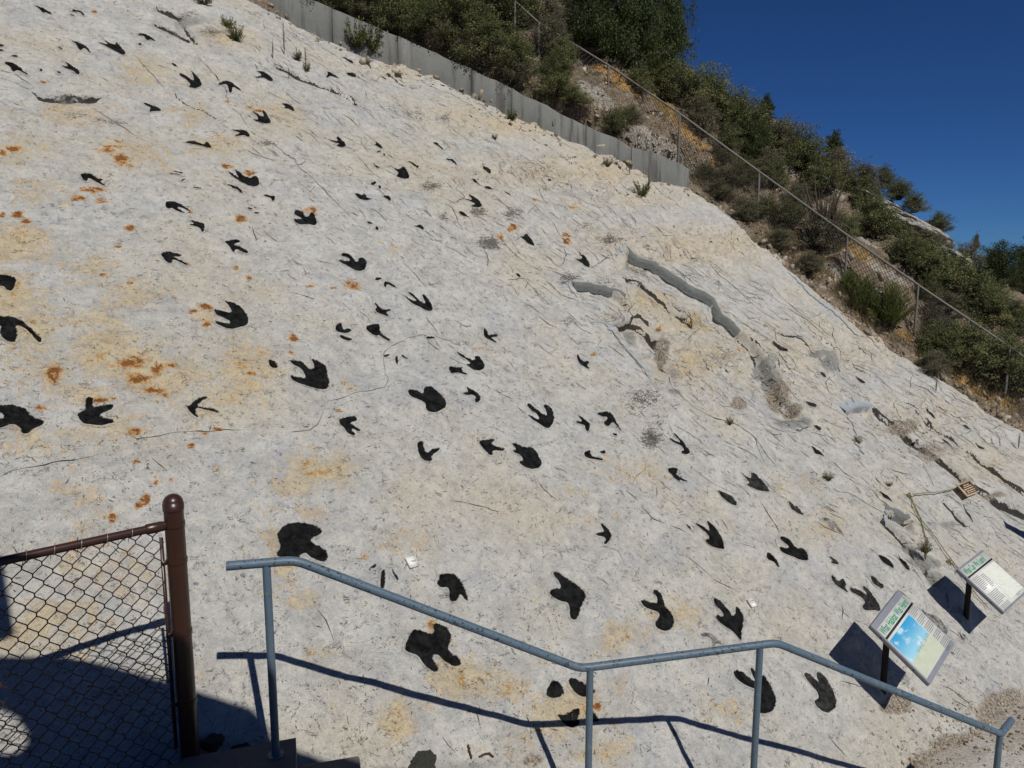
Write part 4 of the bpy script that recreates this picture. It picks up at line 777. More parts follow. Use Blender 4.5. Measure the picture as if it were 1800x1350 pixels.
# ------------------------------------------------------------------ concrete wall along the top of the slab
wall_b = parse('452,-4 520,38 585,68 640,90 700,110 760,131 830,166 900,200 960,229 1030,250 1070,270 1110,290 1160,313 1211,328')
wall_t = parse('452,-62 520,-14 585,14 640,38 700,62 760,91 830,121 900,155 960,186 1030,221 1070,238 1110,259 1160,272 1211,297')
WB = [onplane(*p) for p in wall_b]
def top_z(P, y):                   # height at which a vertical through P is seen at picture row y
    best = 0; lo, hi = P[2] - 3, P[2] + 4
    for _ in range(40):
        m_ = (lo + hi) / 2
        if proj((P[0], P[1], m_))[1] > y: lo = m_
        else: hi = m_
    return lo
wroot = empty('retaining_wall', WB[0], 'low stained concrete wall running along the upper edge of the pale rock slab', 'wall')
cuts = [0, 2, 4, 6, 7, 9, 11, 13]
for ci in range(len(cuts) - 1):
    ids = list(range(cuts[ci], cuts[ci + 1] + 1)); Pb = np.array([WB[i] for i in ids]); zt = np.array([top_z(WB[i], wall_t[i][1]) for i in ids])
    s_ = np.concatenate([[0], np.cumsum(np.linalg.norm(np.diff(Pb, axis=0), axis=1))]); m_ = max(6, int(s_[-1] / .12)); ss_ = np.linspace(.004, s_[-1] - .004, m_)
    Q = np.stack([np.interp(ss_, s_, Pb[:, k]) for k in range(3)], 1); zt = np.interp(ss_, s_, zt) + fbm(ss_ * 2.3 + ci * 5, ss_ * 0 + ci, 3) * .04
    dir_ = Q[-1] - Q[0]; back = np.array([-dir_[1], dir_[0], 0]); back /= np.linalg.norm(back); back *= (1 if back @ FW > 0 else -1)
    f0 = Q.copy(); f0[:, 2] -= .35; f1 = Q.copy(); f1[:, 2] = zt; b1 = f1 + back * .2; b0 = f0 + back * .2; off = back * (.004 * (ci % 2))
    rows = [f0, (f0 + f1) / 2, f1 - [0, 0, .015], f1 + back * .012, b1 - back * .01, b0]; V = np.concatenate(rows) + off; i = np.arange(m_ - 1)
    F = [np.stack([r * m_ + i, r * m_ + i + 1, (r + 1) * m_ + i + 1, (r + 1) * m_ + i], 1) for r in range(5)]
    e0 = np.array([[0, 5 * m_, 4 * m_, 3 * m_]]); e1 = e0 + m_ - 1; F += [e0, e1[:, ::-1], np.array([[0, 3 * m_, 2 * m_, m_]]), np.array([[m_, 2 * m_, 3 * m_, 0]]) + m_ - 1]
    adopt(mesh_np('wall_panel', V, np.concatenate(F), m_conc, None, None, False), wroot)
P = surf(933, 205); P[2] = top_z(P, 193); P -= FW * .05
mb = MB(); mb.tube([P, P - FW * .012], .035, 12); adopt(mb.build('survey_marker', m_mark_b), wroot)['label'] = 'small blue disc with a white centre'
mb = MB(); mb.tube([P - FW * .010, P - FW * .018], .014, 12); adopt(mb.build('marker_centre', m_card), wroot)

# ------------------------------------------------------------------ stairs under the handrail
E1 = np.array([.9636, .267, 0]); E2 = np.array([.267, -.9636, 0])      # along the flight, towards the viewer
st_root = empty('stairs', (-1.2, 3.3, -2.62), kind='structure')
def slabbox(name, P0, along, deep, z, th=.5):
    mb = MB(); P0 = np.array([P0[0], P0[1], z - th / 2]); c = P0 + E1 * along / 2 + E2 * deep / 2; mb.box(c, E1 * along / 2, E2 * deep / 2, (0, 0, th / 2)); o = mb.build(name, m_step); adopt(o, st_root)
    bv = o.modifiers.new('bevel', 'BEVEL'); bv.width = .012; bv.segments = 2; return o
Bc = np.array([-1.213, 3.976, 0])
mb = MB(); lp = [np.array([-1.76, 3.80, -2.62]), np.array([-1.215, 3.974, -2.62]), np.array([-.868, 2.72, -2.62]), np.array([-.2, .5, -2.62]), np.array([-4.6, .5, -2.62])]
V = lp + [p - [0, 0, .6] for p in lp]; n = 5; mb.add(V, [(0, 1, 2), (0, 2, 3), (0, 3, 4)]); mb.add(V, [(i, i + n, (i + 1) % n + n, (i + 1) % n) for i in range(n)]); o = mb.build('landing', m_step); adopt(o, st_root)
z = -2.62; p = Bc.copy()
for i in range(5):
    z -= .17; slabbox('step', p + E1 * .003, .34, 1.35, z, .5); p = p + E1 * .343
slabbox('landing', p + E1 * .003, 1.25, 1.35, z - .003, .5); p = p + E1 * 1.256
for i in range(7):
    z -= .17; slabbox('step', p + E1 * .003, .34, 1.35, z, .5); p = p + E1 * .343
mb = MB(); mb.box((.3, -.6, -1.95), (2.6, 0, 0), (0, 1.5, 0), (0, 0, .3)); adopt(mb.build('viewing_platform', m_step), st_root)

# ------------------------------------------------------------------ blue handrail
def at(x, y, dep): return ray(x, y) * dep
R0 = at(398, 995, 3.96); R1 = at(520, 985, 4.04); R2 = at(1020, 1175, 4.59); R3 = at(1365, 1130, 4.83); R4 = at(1759, 1290, 5.45); R5 = at(1778, 1266, 5.62)
def bend(A, B, C, r=.05, n=4):
    a = B + (A - B) / np.linalg.norm(A - B) * r; c = B + (C - B) / np.linalg.norm(C - B) * r
    return [(1 - t) ** 2 * a + 2 * t * (1 - t) * B + t * t * c for t in np.linspace(0, 1, n)]
hr = empty('handrail', R1 - [0, 0, 1.09], 'bluish grey painted steel pipe handrail with chipped paint, stepping down beside the stairs', 'handrail')
pts = [R0] + bend(R0, R1, R2) + bend(R1, R2, R3) + bend(R2, R3, R4) + bend(R3, R4, R5, .02) + [R5]
mb = MB(); mb.tube(pts, .0245, 16, a=1.0); o = mb.build('rail', m_blue, None, True, 'top'); adopt(o, hr)
def post_under(x, y, A, B, zb, name='post', r=.0215):
    best = min(np.linspace(0, 1, 400), key=lambda t: abs(proj(A + (B - A) * t)[0] - x)); P = A + (B - A) * best
    mb = MB(); mb.tube([P - [0, 0, .012], (P[0], P[1], zb)], r, 14, a=.25); o = mb.build(name, m_blue, None, True, 'top'); adopt(o, hr)
    mb = MB(); mb.tube([(P[0], P[1], zb + .006), (P[0], P[1], zb - .002)], .045, 14); adopt(mb.build('base_flange', m_blue, None, False, 'top'), hr); return P
post_under(468, 0, R0, R1, -2.62); post_under(1037, 0, R2, R3, -3.47); post_under(1336, 0, R2, R3, -3.47); post_under(1758.5, 0, R3, R4, -4.6)

# second handrail, added out of view only to cast the right-edge shadow
P = surf(1766, 921); Q0 = P - SUNV * .9; Pm = surf(1830, 958) - SUNV * .95; Q1 = Q0 + (Pm - Q0) * 3
hr_caster = empty('handrail', Q0 - [0, 0, 1], 'bluish grey pipe handrail beyond the two slanted information signs', 'handrail')
mb = MB(); mb.tube([Q0, Q1], .085, 14, a=1.0); adopt(mb.build('rail', m_blue, None, True, 'top'), hr_caster)
for f in (.14, .9):
    C = Q0 + (Q1 - Q0) * f; mb = MB(); mb.tube([C, C - [0, 0, 1.15]], .034, 12, a=.2); adopt(mb.build('post', m_blue, None, True, 'top'), hr_caster)

# ------------------------------------------------------------------ brown chain link fence, near left
PT = at(305, 868, 4.0); PT[0] = at(303, 868, 4.0)[0]; PX, PY = PT[0] + .0, PT[1]; zb = -2.62
fr = empty('chain_link_fence', (PX, PY, zb), 'dark brown chain link fence with a thick round end post, near left', 'fence')
PR = .049
al = np.linspace(0, math.pi / 2, 7); dome = [(PX, PY, PT[2] - PR + PR * math.sin(a)) for a in al]; 
mb = MB(); mb.tube([(PX, PY, zb - .05), (PX, PY, PT[2] - .05)], PR, 28, False); adopt(mb.build('end_post', m_brown, None, True), fr)
mb = MB(); mb.tube([(PX, PY, PT[2] - .085), (PX, PY, PT[2] - .050)] + dome, [PR + .004, PR + .004] + [max(.001, (PR + .002) * math.cos(a)) for a in al], 28, True); adopt(mb.build('post_cap', m_brown, None, True), fr)
RA = at(291, 931, 3.93); RB = at(0, 999, 3.45); RD = RB - RA; RD[2] = 0; RD /= np.linalg.norm(RD); zr = RA[2]
RA = np.array([PX, PY, zr]) + RD * (PR * .8); Lf = 3.0; RE = RA + RD * Lf
mb = MB(); mb.tube([RA + RD * .05, RE], .0215, 18); adopt(mb.build('top_rail', m_brown, None, True), fr)
mb = MB(); mb.tube([RA - RD * .01, RA + RD * .02, RA + RD * .05, RA + RD * .10, RA + RD * .105], [.016, .026, .0275, .027, .022], 16); adopt(mb.build('rail_end_cup', m_brown, None, True), fr)
for zz in (RA[2] + .0, RA[2] - .20, RA[2] - .60, RA[2] - 1.0):
    mb = MB(); mb.tube([(PX, PY, zz - .012), (PX, PY, zz + .012)], PR + .004, 24); c = np.array([PX, PY, zz]) + RD * (PR + .014); mb.box(c, RD * .018, (0, 0, .012), np.cross(RD, (0, 0, 1)) * .004)
    c2 = c + RD * .006; nrm = np.cross(RD, (0, 0, 1)); mb.tube([c2 - nrm * .014, c2 + nrm * .014], .006, 8); adopt(mb.build('tension_band', m_brown, None, True), fr)
bx = np.array([PX, PY, 0]) + RD * (PR + .022)
mb = MB(); mb.box((bx[0], bx[1], (RA[2] - .06 + zb) / 2 + .02), RD * .009, np.cross(RD, (0, 0, 1)) * .003, (0, 0, (RA[2] - zb) / 2 - .05)); adopt(mb.build('tension_bar', m_brown), fr)
E_ = RA + RD * Lf; mb = MB(); mb.tube([(E_[0], E_[1], zb - .3), (E_[0], E_[1], zr + .12)], .03, 18); adopt(mb.build('line_post', m_brown, None, True), fr)
# woven fabric: zigzag wires, each a thing one could pull out
dx, dz = .0415, .0485; ztop = zr - .004; zbot = zb - .25; nrow = int((ztop - zbot) / dz); nw = int(Lf / (2 * dx)) + 1
s0 = PR + .022
def wire_mesh(flip):
    P = []; nrm = np.cross(RD, (0, 0, 1)); sgn = 1 if flip else -1
    for k in range(nrow + 1):
        side = 1 if (k + (0 if flip else 0)) % 2 else -1
        for q in (-.22, 0, .22):
            a = abs(q) / .22; P.append(RD * (dx / 2 * side * (1 - .10 * a)) + np.array([0, 0, -k * dz - q * dz * .9]) + nrm * sgn * .0035 * side * (1 if q >= 0 else -1) * .8)
    mb = MB(); mb.tube(P, .0029, 6, False); return mb.build('mesh_wire', m_wire, None, True, None, False)
me = wire_mesh(True)
for i in range(nw * 2):
    if i * dx > Lf - s0: break
    o = bpy.data.objects.new('mesh_wire', me); COL.objects.link(o)
    base = np.array([PX, PY, ztop]) + RD * (s0 + dx / 2 + i * dx)
    if i % 2: o.scale = (-1, -1, 1)          # mirrored neighbour interlocks with it
    o.location = tuple(base); adopt(o, fr)
for i in range(9):                            # tie wires on the rail and along the tension bar
    c = RA + RD * (.16 + i * .115); nrm = np.cross(RD, (0, 0, 1)); a = np.linspace(-.6, 2 * math.pi - .9, 12)
    mb = MB(); mb.tube([c + (nrm * math.cos(q) + np.array([0, 0, 1]) * math.sin(q)) * .0245 + RD * (.022 * k / 11) for k, q in enumerate(a)] + [c + RD * .03 - np.array([0, 0, .05])], .0018, 5, False); adopt(mb.build('tie_wire', m_galv, None, True), fr)

# ------------------------------------------------------------------ slanted information signs
def text_mesh(s, size, sx=1.0):
    cu = bpy.data.curves.new('t', 'FONT'); cu.body = s; cu.size = size; cu.extrude = 0; cu.offset = size * .012; o = bpy.data.objects.new('t', cu); COL.objects.link(o)
    bpy.context.view_layer.update(); me = bpy.data.meshes.new_from_object(o.evaluated_get(bpy.context.evaluated_depsgraph_get()))
    bpy.data.objects.remove(o); return me
def sign(TL, TR, BL, title, label, kind):
    X = TR - TL; Wd = np.linalg.norm(X); X /= Wd; Yd = TL - BL; Yd -= X * (Yd @ X); Hd = np.linalg.norm(Yd); Yd /= Hd; Z = np.cross(X, Yd)
    C = TL + X * Wd / 2 - Yd * Hd / 2
    M = Matrix(((X[0], Yd[0], Z[0], C[0]), (X[1], Yd[1], Z[1], C[1]), (X[2], Yd[2], Z[2], C[2]), (0, 0, 0, 1)))
    gp = C - Z * .02; base = gp.copy()
    d, sgn = NV, 0; hz = ((gp @ NV) - HP) / NV[2]; base[2] = gp[2] - hz
    post_xy = C + np.array([-.643, .766, 0]) * .19 - X * Wd * .02; post_xy[2] = C[2] - ((post_xy - C)[:2] @ Z[:2]) / Z[2]; hz = ((post_xy @ NV) - HP) / NV[2]
    root = empty('information_sign', (post_xy[0], post_xy[1], post_xy[2] - hz), label, 'sign', 'slanted information signs at the foot of the slab')
    def part(mb_or_me, name, mat, smooth=False):
        if isinstance(mb_or_me, MB): o = mb_or_me.build(name, mat, None, smooth)
        else:
            o = bpy.data.objects.new(name, mb_or_me); COL.objects.link(o); mb_or_me.materials.clear(); mb_or_me.materials.append(mat)
        o.parent = root; o.matrix_parent_inverse = Matrix.Translation(-Vector(root.location)); o.matrix_basis = M; return o
    hw, hh = Wd / 2, Hd / 2
    mb = MB(); mb.box((0, 0, -.022), (hw, 0, 0), (0, hh, 0), (0, 0, .020)); o = part(mb, 'tray', m_frame); bv = o.modifiers.new('bevel', 'BEVEL'); bv.width = .003; bv.segments = 2
    mx, my0, my1 = .012, .055 if kind == 1 else .022, .045 if kind == 1 else .022
    mb = MB(); mb.box((0, (my0 - my1) / 2 * -1 + 0, .0005), (hw - mx, 0, 0), (0, hh - (my0 + my1) / 2, 0), (0, 0, .0015)); part(mb, 'printed_board', m_white)
    ytop = hh - my1 - (my0 - my1) / 2 * 0; ytop = hh - my0 if False else (hh - (my0 + my1) / 2) - (my0 - my1) / 2; ybot = -(hh - (my0 + my1) / 2) - (my0 - my1) / 2
    lw = hw - mx
    me = text_mesh(title, 1.0); co = np.array([v.co for v in me.vertices]); w_ = co[:, 0].max() - co[:, 0].min(); h_ = co[:, 1].max() - co[:, 1].min()
    tw, th = 2 * lw * (.93 if kind == 1 else .80), Hd * (.115 if kind == 1 else .13)
    sx, sy = tw / w_, th / h_; ox, oy = -lw * (.95 if kind == 1 else .92), ytop - th * 1.12
    me.transform(Matrix.Translation((ox, oy, .0034)) @ Matrix.Diagonal((sx, sy, 1, 1)) @ Matrix.Translation((-co[:, 0].min(), -co[:, 1].min(), 0))); part(me, 'title_lettering', m_titleg)
    yb = oy - th * .28; mb = MB(); mb.box((0, yb, .0028), (lw, 0, 0), (0, Hd * .016, 0), (0, 0, .0008)); part(mb, 'title_bar', m_black)
    y1 = yb - Hd * .05; rg = random.Random(3)
    def pic(x0, y0, x1, y1_, mat, name):
        me = bpy.data.meshes.new(name); me.from_pydata([(x0, y0, .003), (x1, y0, .003), (x1, y1_, .003), (x0, y1_, .003)], [], [(0, 1, 2, 3)]); uvl = me.uv_layers.new(); 
        for li, q in enumerate(((0, 0), (1, 0), (1, 1), (0, 1))): uvl.data[li].uv = q
        part(me, name, mat)
    def para(mb, x0, x1, ya, n, gap):
        for i in range(n):
            x = x0; xe = x1 if i < n - 1 else x0 + (x1 - x0) * .6
            while x < xe - .006:
                l = min(rg.uniform(.008, .03), xe - x); mb.box((x + l / 2, ya - i * gap, .0032), (l / 2, 0, 0), (0, gap * .2, 0), (0, 0, .0004)); x += l + .005
    mb = MB()
    if kind == 1:
        px1 = lw * .50; pic(-lw * .97, ybot + Hd * .02, px1, y1, m_pic, 'habitat_picture')
        xa, xb = px1 + .012, lw * .96; y = y1 + Hd * .02
        for k in (5, 4, 5, 4, 6, 5): para(mb, xa, xb, y, k, .0155); y -= k * .0155 + .014
    else:
        pic(-lw * .10, ybot + Hd * .06, lw * .95, y1, m_pic2, 'printed_map')
        for a_ in ((-lw * .93, -lw * .45, y1 - .01, 9, .0165), (-lw * .93, -lw * .25, y1 - .20, 8, .0165), (-lw * .38, -lw * .12, y1 - .03, 9, .0165), (-lw * .93, -lw * .3, y1 - .345, 6, .0145)): mb = MB(); para(mb, *a_); part(mb, 'small_print', m_text)
        mb = MB(); para(mb, lw * .3, lw * .7, ybot + .03, 2, .014)
    part(mb, 'small_print', m_text)
    mb = MB(); mb.box((0, 0, -.055), (hw * .55, 0, 0), (0, .03, 0), (0, 0, .012)); part(mb, 'cross_bracket', m_spost)
    mb = MB(); q = post_xy - Z * .045; mb.tube([q, (q[0], q[1], root.location.z - .15)], .029, 8); adopt(mb.build('post', m_spost), root)
    for s_ in (-.5, .6): mb = MB(); mb.tube([(-hw - .001, hh * s_, -.02), (-hw - .004, hh * s_, -.02)], .006, 8); part(mb, 'screw', m_black)
TL = at(1531, 1099, 6.53); TRc = at(1580, 1036, 6.98); BL = at(1632, 1209, 6.27)
sign(TL, TRc, BL, 'What Habitat Was Here?', 'slanted sign with blue sky picture headed What Habitat Was Here, nearer', 1)
TL = at(1683, 1000, 7.95); TRc = at(1727, 966, 8.28); BL = at(1765, 1078, 7.66)
sign(TL, TRc, BL, 'What Can We Learn?', 'slanted white sign with green heading What Can We Learn, at the right edge', 2)

# small numbered cards and the brown plaque on its rope
def plate(name, corners, th, mat, label, cat, lift=.012):
    P = [surf(x, y, lift) for x, y in corners]; P[2] = P[1] + P[3] - P[0]; n = np.cross(P[1] - P[0], P[3] - P[0]); n /= np.linalg.norm(n); n *= (1 if n @ NV > 0 else -1)
    root = empty(name, P[0], label, cat); V = [p - n * .012 for p in P] + [p + n * th for p in P]; F = [(0, 1, 2, 3), (7, 6, 5, 4)] + [(i, i + 4, (i + 1) % 4 + 4, (i + 1) % 4) for i in range(4)]
    mb = MB(); mb.add(V, F); adopt(mb.build('board', mat), root); return root, P, n
def bars(root, P, n, rows, mat, name, off):
    mb = MB(); X = P[1] - P[0]; Y = P[3] - P[0]; rr_ = random.Random(2)
    for (a, b_, c, hgt) in rows:
        x = a
        while x < b_ - .02:
            l = min(rr_.uniform(.10, .26), b_ - x); q = P[0] + X * (x + l / 2) + Y * c + n * off; mb.box(q, X * l / 2, Y * hgt / 2, n * .0006); x += l + .025
    adopt(mb.build(name, mat), root)
r_, P, n = plate('marker_card', [(711, 984), (727, 980), (736, 996), (720, 1001)], .008, m_card, 'small white card with two lines of print left of the centre, above the rail', 'card', .02)
bars(r_, P, n, [(.25, .95, .42, .05), (.38, .8, .52, .04)], m_text, 'print', .010); mb = MB(); X, Y = P[1] - P[0], P[3] - P[0]; mb.box(P[0] + X * .5 + Y * .86 + n * .0092, X * .49, Y * .008, n * .0006); adopt(mb.build('ruled_line', m_text), r_)
r_, P, n = plate('marker_card', [(1311, 1056), (1319, 1053), (1327, 1066), (1320, 1070)], .008, m_card, 'small white card beside the upright black footprint, further right', 'card', .02)
bars(r_, P, n, [(.1, .95, .36, .09), (.2, .8, .55, .07)], m_text, 'print', .010)
r_, P, n = plate('notice_plaque', [(1673, 861), (1694, 853), (1711, 872), (1691, 881)], .006, m_cream, 'small brown notice with four cream lines, hung from a yellow rope on the rock', 'notice', .10)
X, Y = P[1] - P[0], P[3] - P[0]; mb = MB(); mb.box(P[0] + X * .5 + Y * .5 + n * .0075, X * .46, Y * .43, n * .001); adopt(mb.build('dark_face', m_plaq), r_)
bars(r_, P, n, [(.28, .75, .22, .07), (.2, .85, .36, .07), (.12, .85, .52, .08), (.2, .85, .68, .08), (.12, .8, .82, .06)], m_cream, 'lettering', .0092)
def rope(pts, lift, r=.006):
    P = np.array([surf(x, y, lift) for x, y in pts]); n = len(P); t = np.linspace(0, n - 1, n * 8); return np.stack([np.interp(t, np.arange(n), P[:, k]) for k in range(3)], 1) + rng.normal(0, .003, (len(t), 3))
ro = empty('rope', surf(1597, 872), 'thin knotted yellow rope lying on the rock below the brown notice', 'rope')
for pts, lf in (([(1600, 873), (1620, 871), (1645, 869), (1673, 863)], .05), ([(1598, 876), (1606, 897), (1618, 918), (1635, 938), (1655, 968), (1672, 990), (1690, 1010)], .03), ([(1601, 878), (1612, 903), (1620, 925), (1625, 948)], .02), ([(1672, 990), (1690, 1018), (1715, 1050), (1733, 1070)], .03)):
    mb = MB(); mb.tube(rope(pts, lf), .0065, 6); adopt(mb.build('strand', m_rope, None, True), ro)
for x, y in ((1597, 873), (1667, 990)):
    mb = MB(); c = surf(x, y, .03); a = np.linspace(0, 14, 40); mb.tube([c + SV * .03 * math.cos(q) * math.sin(q * .37) + WV * .03 * math.sin(q) + NV * .015 * math.cos(q * 1.7) for q in a], .006, 5); adopt(mb.build('knot', m_rope, None, True), ro)

# ------------------------------------------------------------------ vegetation
def leaves(mb, C, size, rg, aspect=.35, tint=None):
    n = len(C); d = rg.normal(size=(n, 3)); d /= np.linalg.norm(d, axis=1)[:, None]; e = np.cross(d, rg.normal(size=(n, 3))); e /= np.linalg.norm(e, axis=1)[:, None] + 1e-9
    s = size * rg.uniform(.6, 1.4, n)[:, None]; a = C + d * s; b_ = C - d * s * .6; c = C + e * s * aspect; f = C - e * s * aspect
    V = np.stack([a, c, b_, f], 1).reshape(-1, 3); i = np.arange(n)[:, None] * 4 + np.arange(4); t = rg.random(n) if tint is None else tint
    mb.add(V, i, np.repeat(t, 4))
def twig_path(rg, base, tip, n=5, wob=.06):
    t = np.linspace(0, 1, n)[:, None]; P = base * (1 - t) + tip * t; P[1:-1] += rg.normal(0, wob, (n - 2, 3)) * np.linalg.norm(tip - base); return P
def shrub_meshes(seed, kind):
    """unit shrub, 1 m tall and about 1 m wide; returns foliage mesh, stem mesh"""
    rg = np.random.default_rng(seed); fol = MB(); stm = MB()
    if kind == 'juniper':
        nb, lf, npc, spread = 60, .015, 420, .10
    elif kind == 'cone': nb, lf, npc, spread = 46, .02, 200, .06
    elif kind == 'broom': nb, lf, npc, spread = 80, .034, 60, .05
    elif kind == 'dead': nb, lf, npc, spread = 90, .012, 14, .05
    else: nb, lf, npc, spread = 70, .017, 150, .085
    tips = []
    for i in range(nb):
        if kind == 'cone': z = rg.uniform(.05, 1) ** .8; r = (1 - z) ** .8 * .42 * rg.uniform(.5, 1.1) + .01; a = rg.uniform(0, 6.28); tip = np.array([r * math.cos(a), r * math.sin(a), z]); base = np.array([0, 0, z * .8])
        else:
            a = rg.uniform(0, 6.28); el = rg.uniform(.12, 1.5) if kind != 'broom' else rg.uniform(.35, 1.5); R = rg.uniform(.55, 1.0) if kind != 'juniper' else rg.uniform(.5, 1)
            tip = np.array([.52 * R * math.cos(a) * math.cos(el), .52 * R * math.sin(a) * math.cos(el), .08 + .9 * R * math.sin(el)]); base = np.array([rg.normal(0, .04), rg.normal(0, .04), 0 if kind != 'juniper' else rg.uniform(0, .3)])
        tips.append(tip); P = twig_path(rg, base, tip, 6, .045)
        stm.tube(P, np.linspace(.011, .003, 6), 4, False)
        ct = rg.random()
        if kind == 'broom':
            t = rg.uniform(.35, 1.03, npc)[:, None]; c = base * (1 - t) + tip * t + rg.normal(0, spread, (npc, 3)) * .55
            d = (tip - base) / np.linalg.norm(tip - base); n = npc; e = np.cross(d, rg.normal(size=(n, 3))); e /= np.linalg.norm(e, axis=1)[:, None]; dd = d + rg.normal(0, .35, (n, 3)); s = lf * rg.uniform(.7, 1.6, n)[:, None]
            V = np.stack([c + dd * s, c + e * s * .10, c - dd * s, c - e * s * .10], 1).reshape(-1, 3); fol.add(V, np.arange(n)[:, None] * 4 + np.arange(4), np.repeat(np.clip(ct * .6 + rg.random(n) * .4, 0, 1), 4))
        else:
            nsub = 5
            for k in range(nsub):
                q = tip * rg.uniform(.6, 1.02) + rg.normal(0, spread * .8, 3) if k else tip
                if k: stm.tube(twig_path(rg, base * .3 + tip * .7 * rg.uniform(.7, 1), q, 3, .03), np.array([.004, .003, .0015]), 3, False)
                m_ = npc // nsub; c = q + rg.normal(0, spread * .45, (m_, 3)) * np.array([1, 1, .8]); c[:, 2] = np.abs(c[:, 2])
                leaves(fol, c, lf, rg, .42 if kind != 'dead' else .12, np.clip(ct * .55 + rg.random(m_) * .45, 0, 1))
    if kind in ('juniper', 'cone'): stm.tube(np.array([[0, 0, -.05], [0.01, 0, .3], [-.01, .02, .6], [0, 0, .85]]), np.array([.05, .04, .025, .008]), 7, False)
    if kind == 'dead':
        for a in (0, 1.5, 2.6): stm.tube(np.array([[0, 0, 0], [.1 * math.cos(a), .1 * math.sin(a), .35], [.3 * math.cos(a), .25 * math.sin(a), .8], [.42 * math.cos(a), .3 * math.sin(a), 1.05]]), np.array([.03, .022, .012, .004]), 5, False)
    mats = {'juniper': M_DARK, 'cone': M_DARK, 'broom': M_GREEN, 'dead': M_GREYG, 'olive': M_OLIVE, 'grey': M_GREYG}
    return fol.build('foliage', mats[kind], None, False, 'tint', False), stm.build('stems', m_bark, None, True, None, False)
LIB = {k: [shrub_meshes(sd, k) for sd in sds] for k, sds in {'olive': (1, 2, 3, 4), 'juniper': (11, 12), 'cone': (21, 22), 'broom': (31, 32), 'dead': (41,), 'grey': (51, 52)}.items()}
NAMES = {'olive': ('shrub', 'shrub'), 'grey': ('brush', 'shrub'), 'juniper': ('juniper_tree', 'tree'), 'cone': ('conifer_tree', 'tree'), 'broom': ('broom_bush', 'shrub'), 'dead': ('bare_bush', 'shrub')}
GRP = {'olive': 'olive shrubs on the hillside', 'grey': 'grey green brush on the hillside', 'juniper': 'dark evergreens on the hillside', 'cone': 'small conifers on the skyline', 'broom': 'bright green bushes behind the slab', 'dead': 'bare twiggy bushes'}
def plant(kind, x, yb, yt, wpx, label, dep=None):
    if x < 1030 and dep is None and kind in ('olive', 'grey'): yb -= 16; yt -= 8
    if kind in ('olive', 'grey') and wpx > 30: wpx *= 1.12; yt -= (yb - yt) * .03
    P = cast_hill(x, yb) if dep is None else at(x, yb, dep); dep_ = P @ FW; hgt = (yb - yt) * dep_ / FPX * 1.02; wid = wpx * dep_ / FPX
    nm, cat = NAMES[kind]; root = empty(nm, P, label, cat, GRP[kind]); root.rotation_euler = (0, 0, R_.uniform(0, 6.28)); root.scale = (wid, wid, hgt)
    fo, sm = R_.choice(LIB[kind])
    for nm2, me in (('crown' if kind in ('juniper', 'cone') else 'foliage', fo), ('trunk' if kind in ('juniper', 'cone') else 'stems', sm)):
        o = bpy.data.objects.new(nm2, me); COL.objects.link(o); o.parent = root
    return root
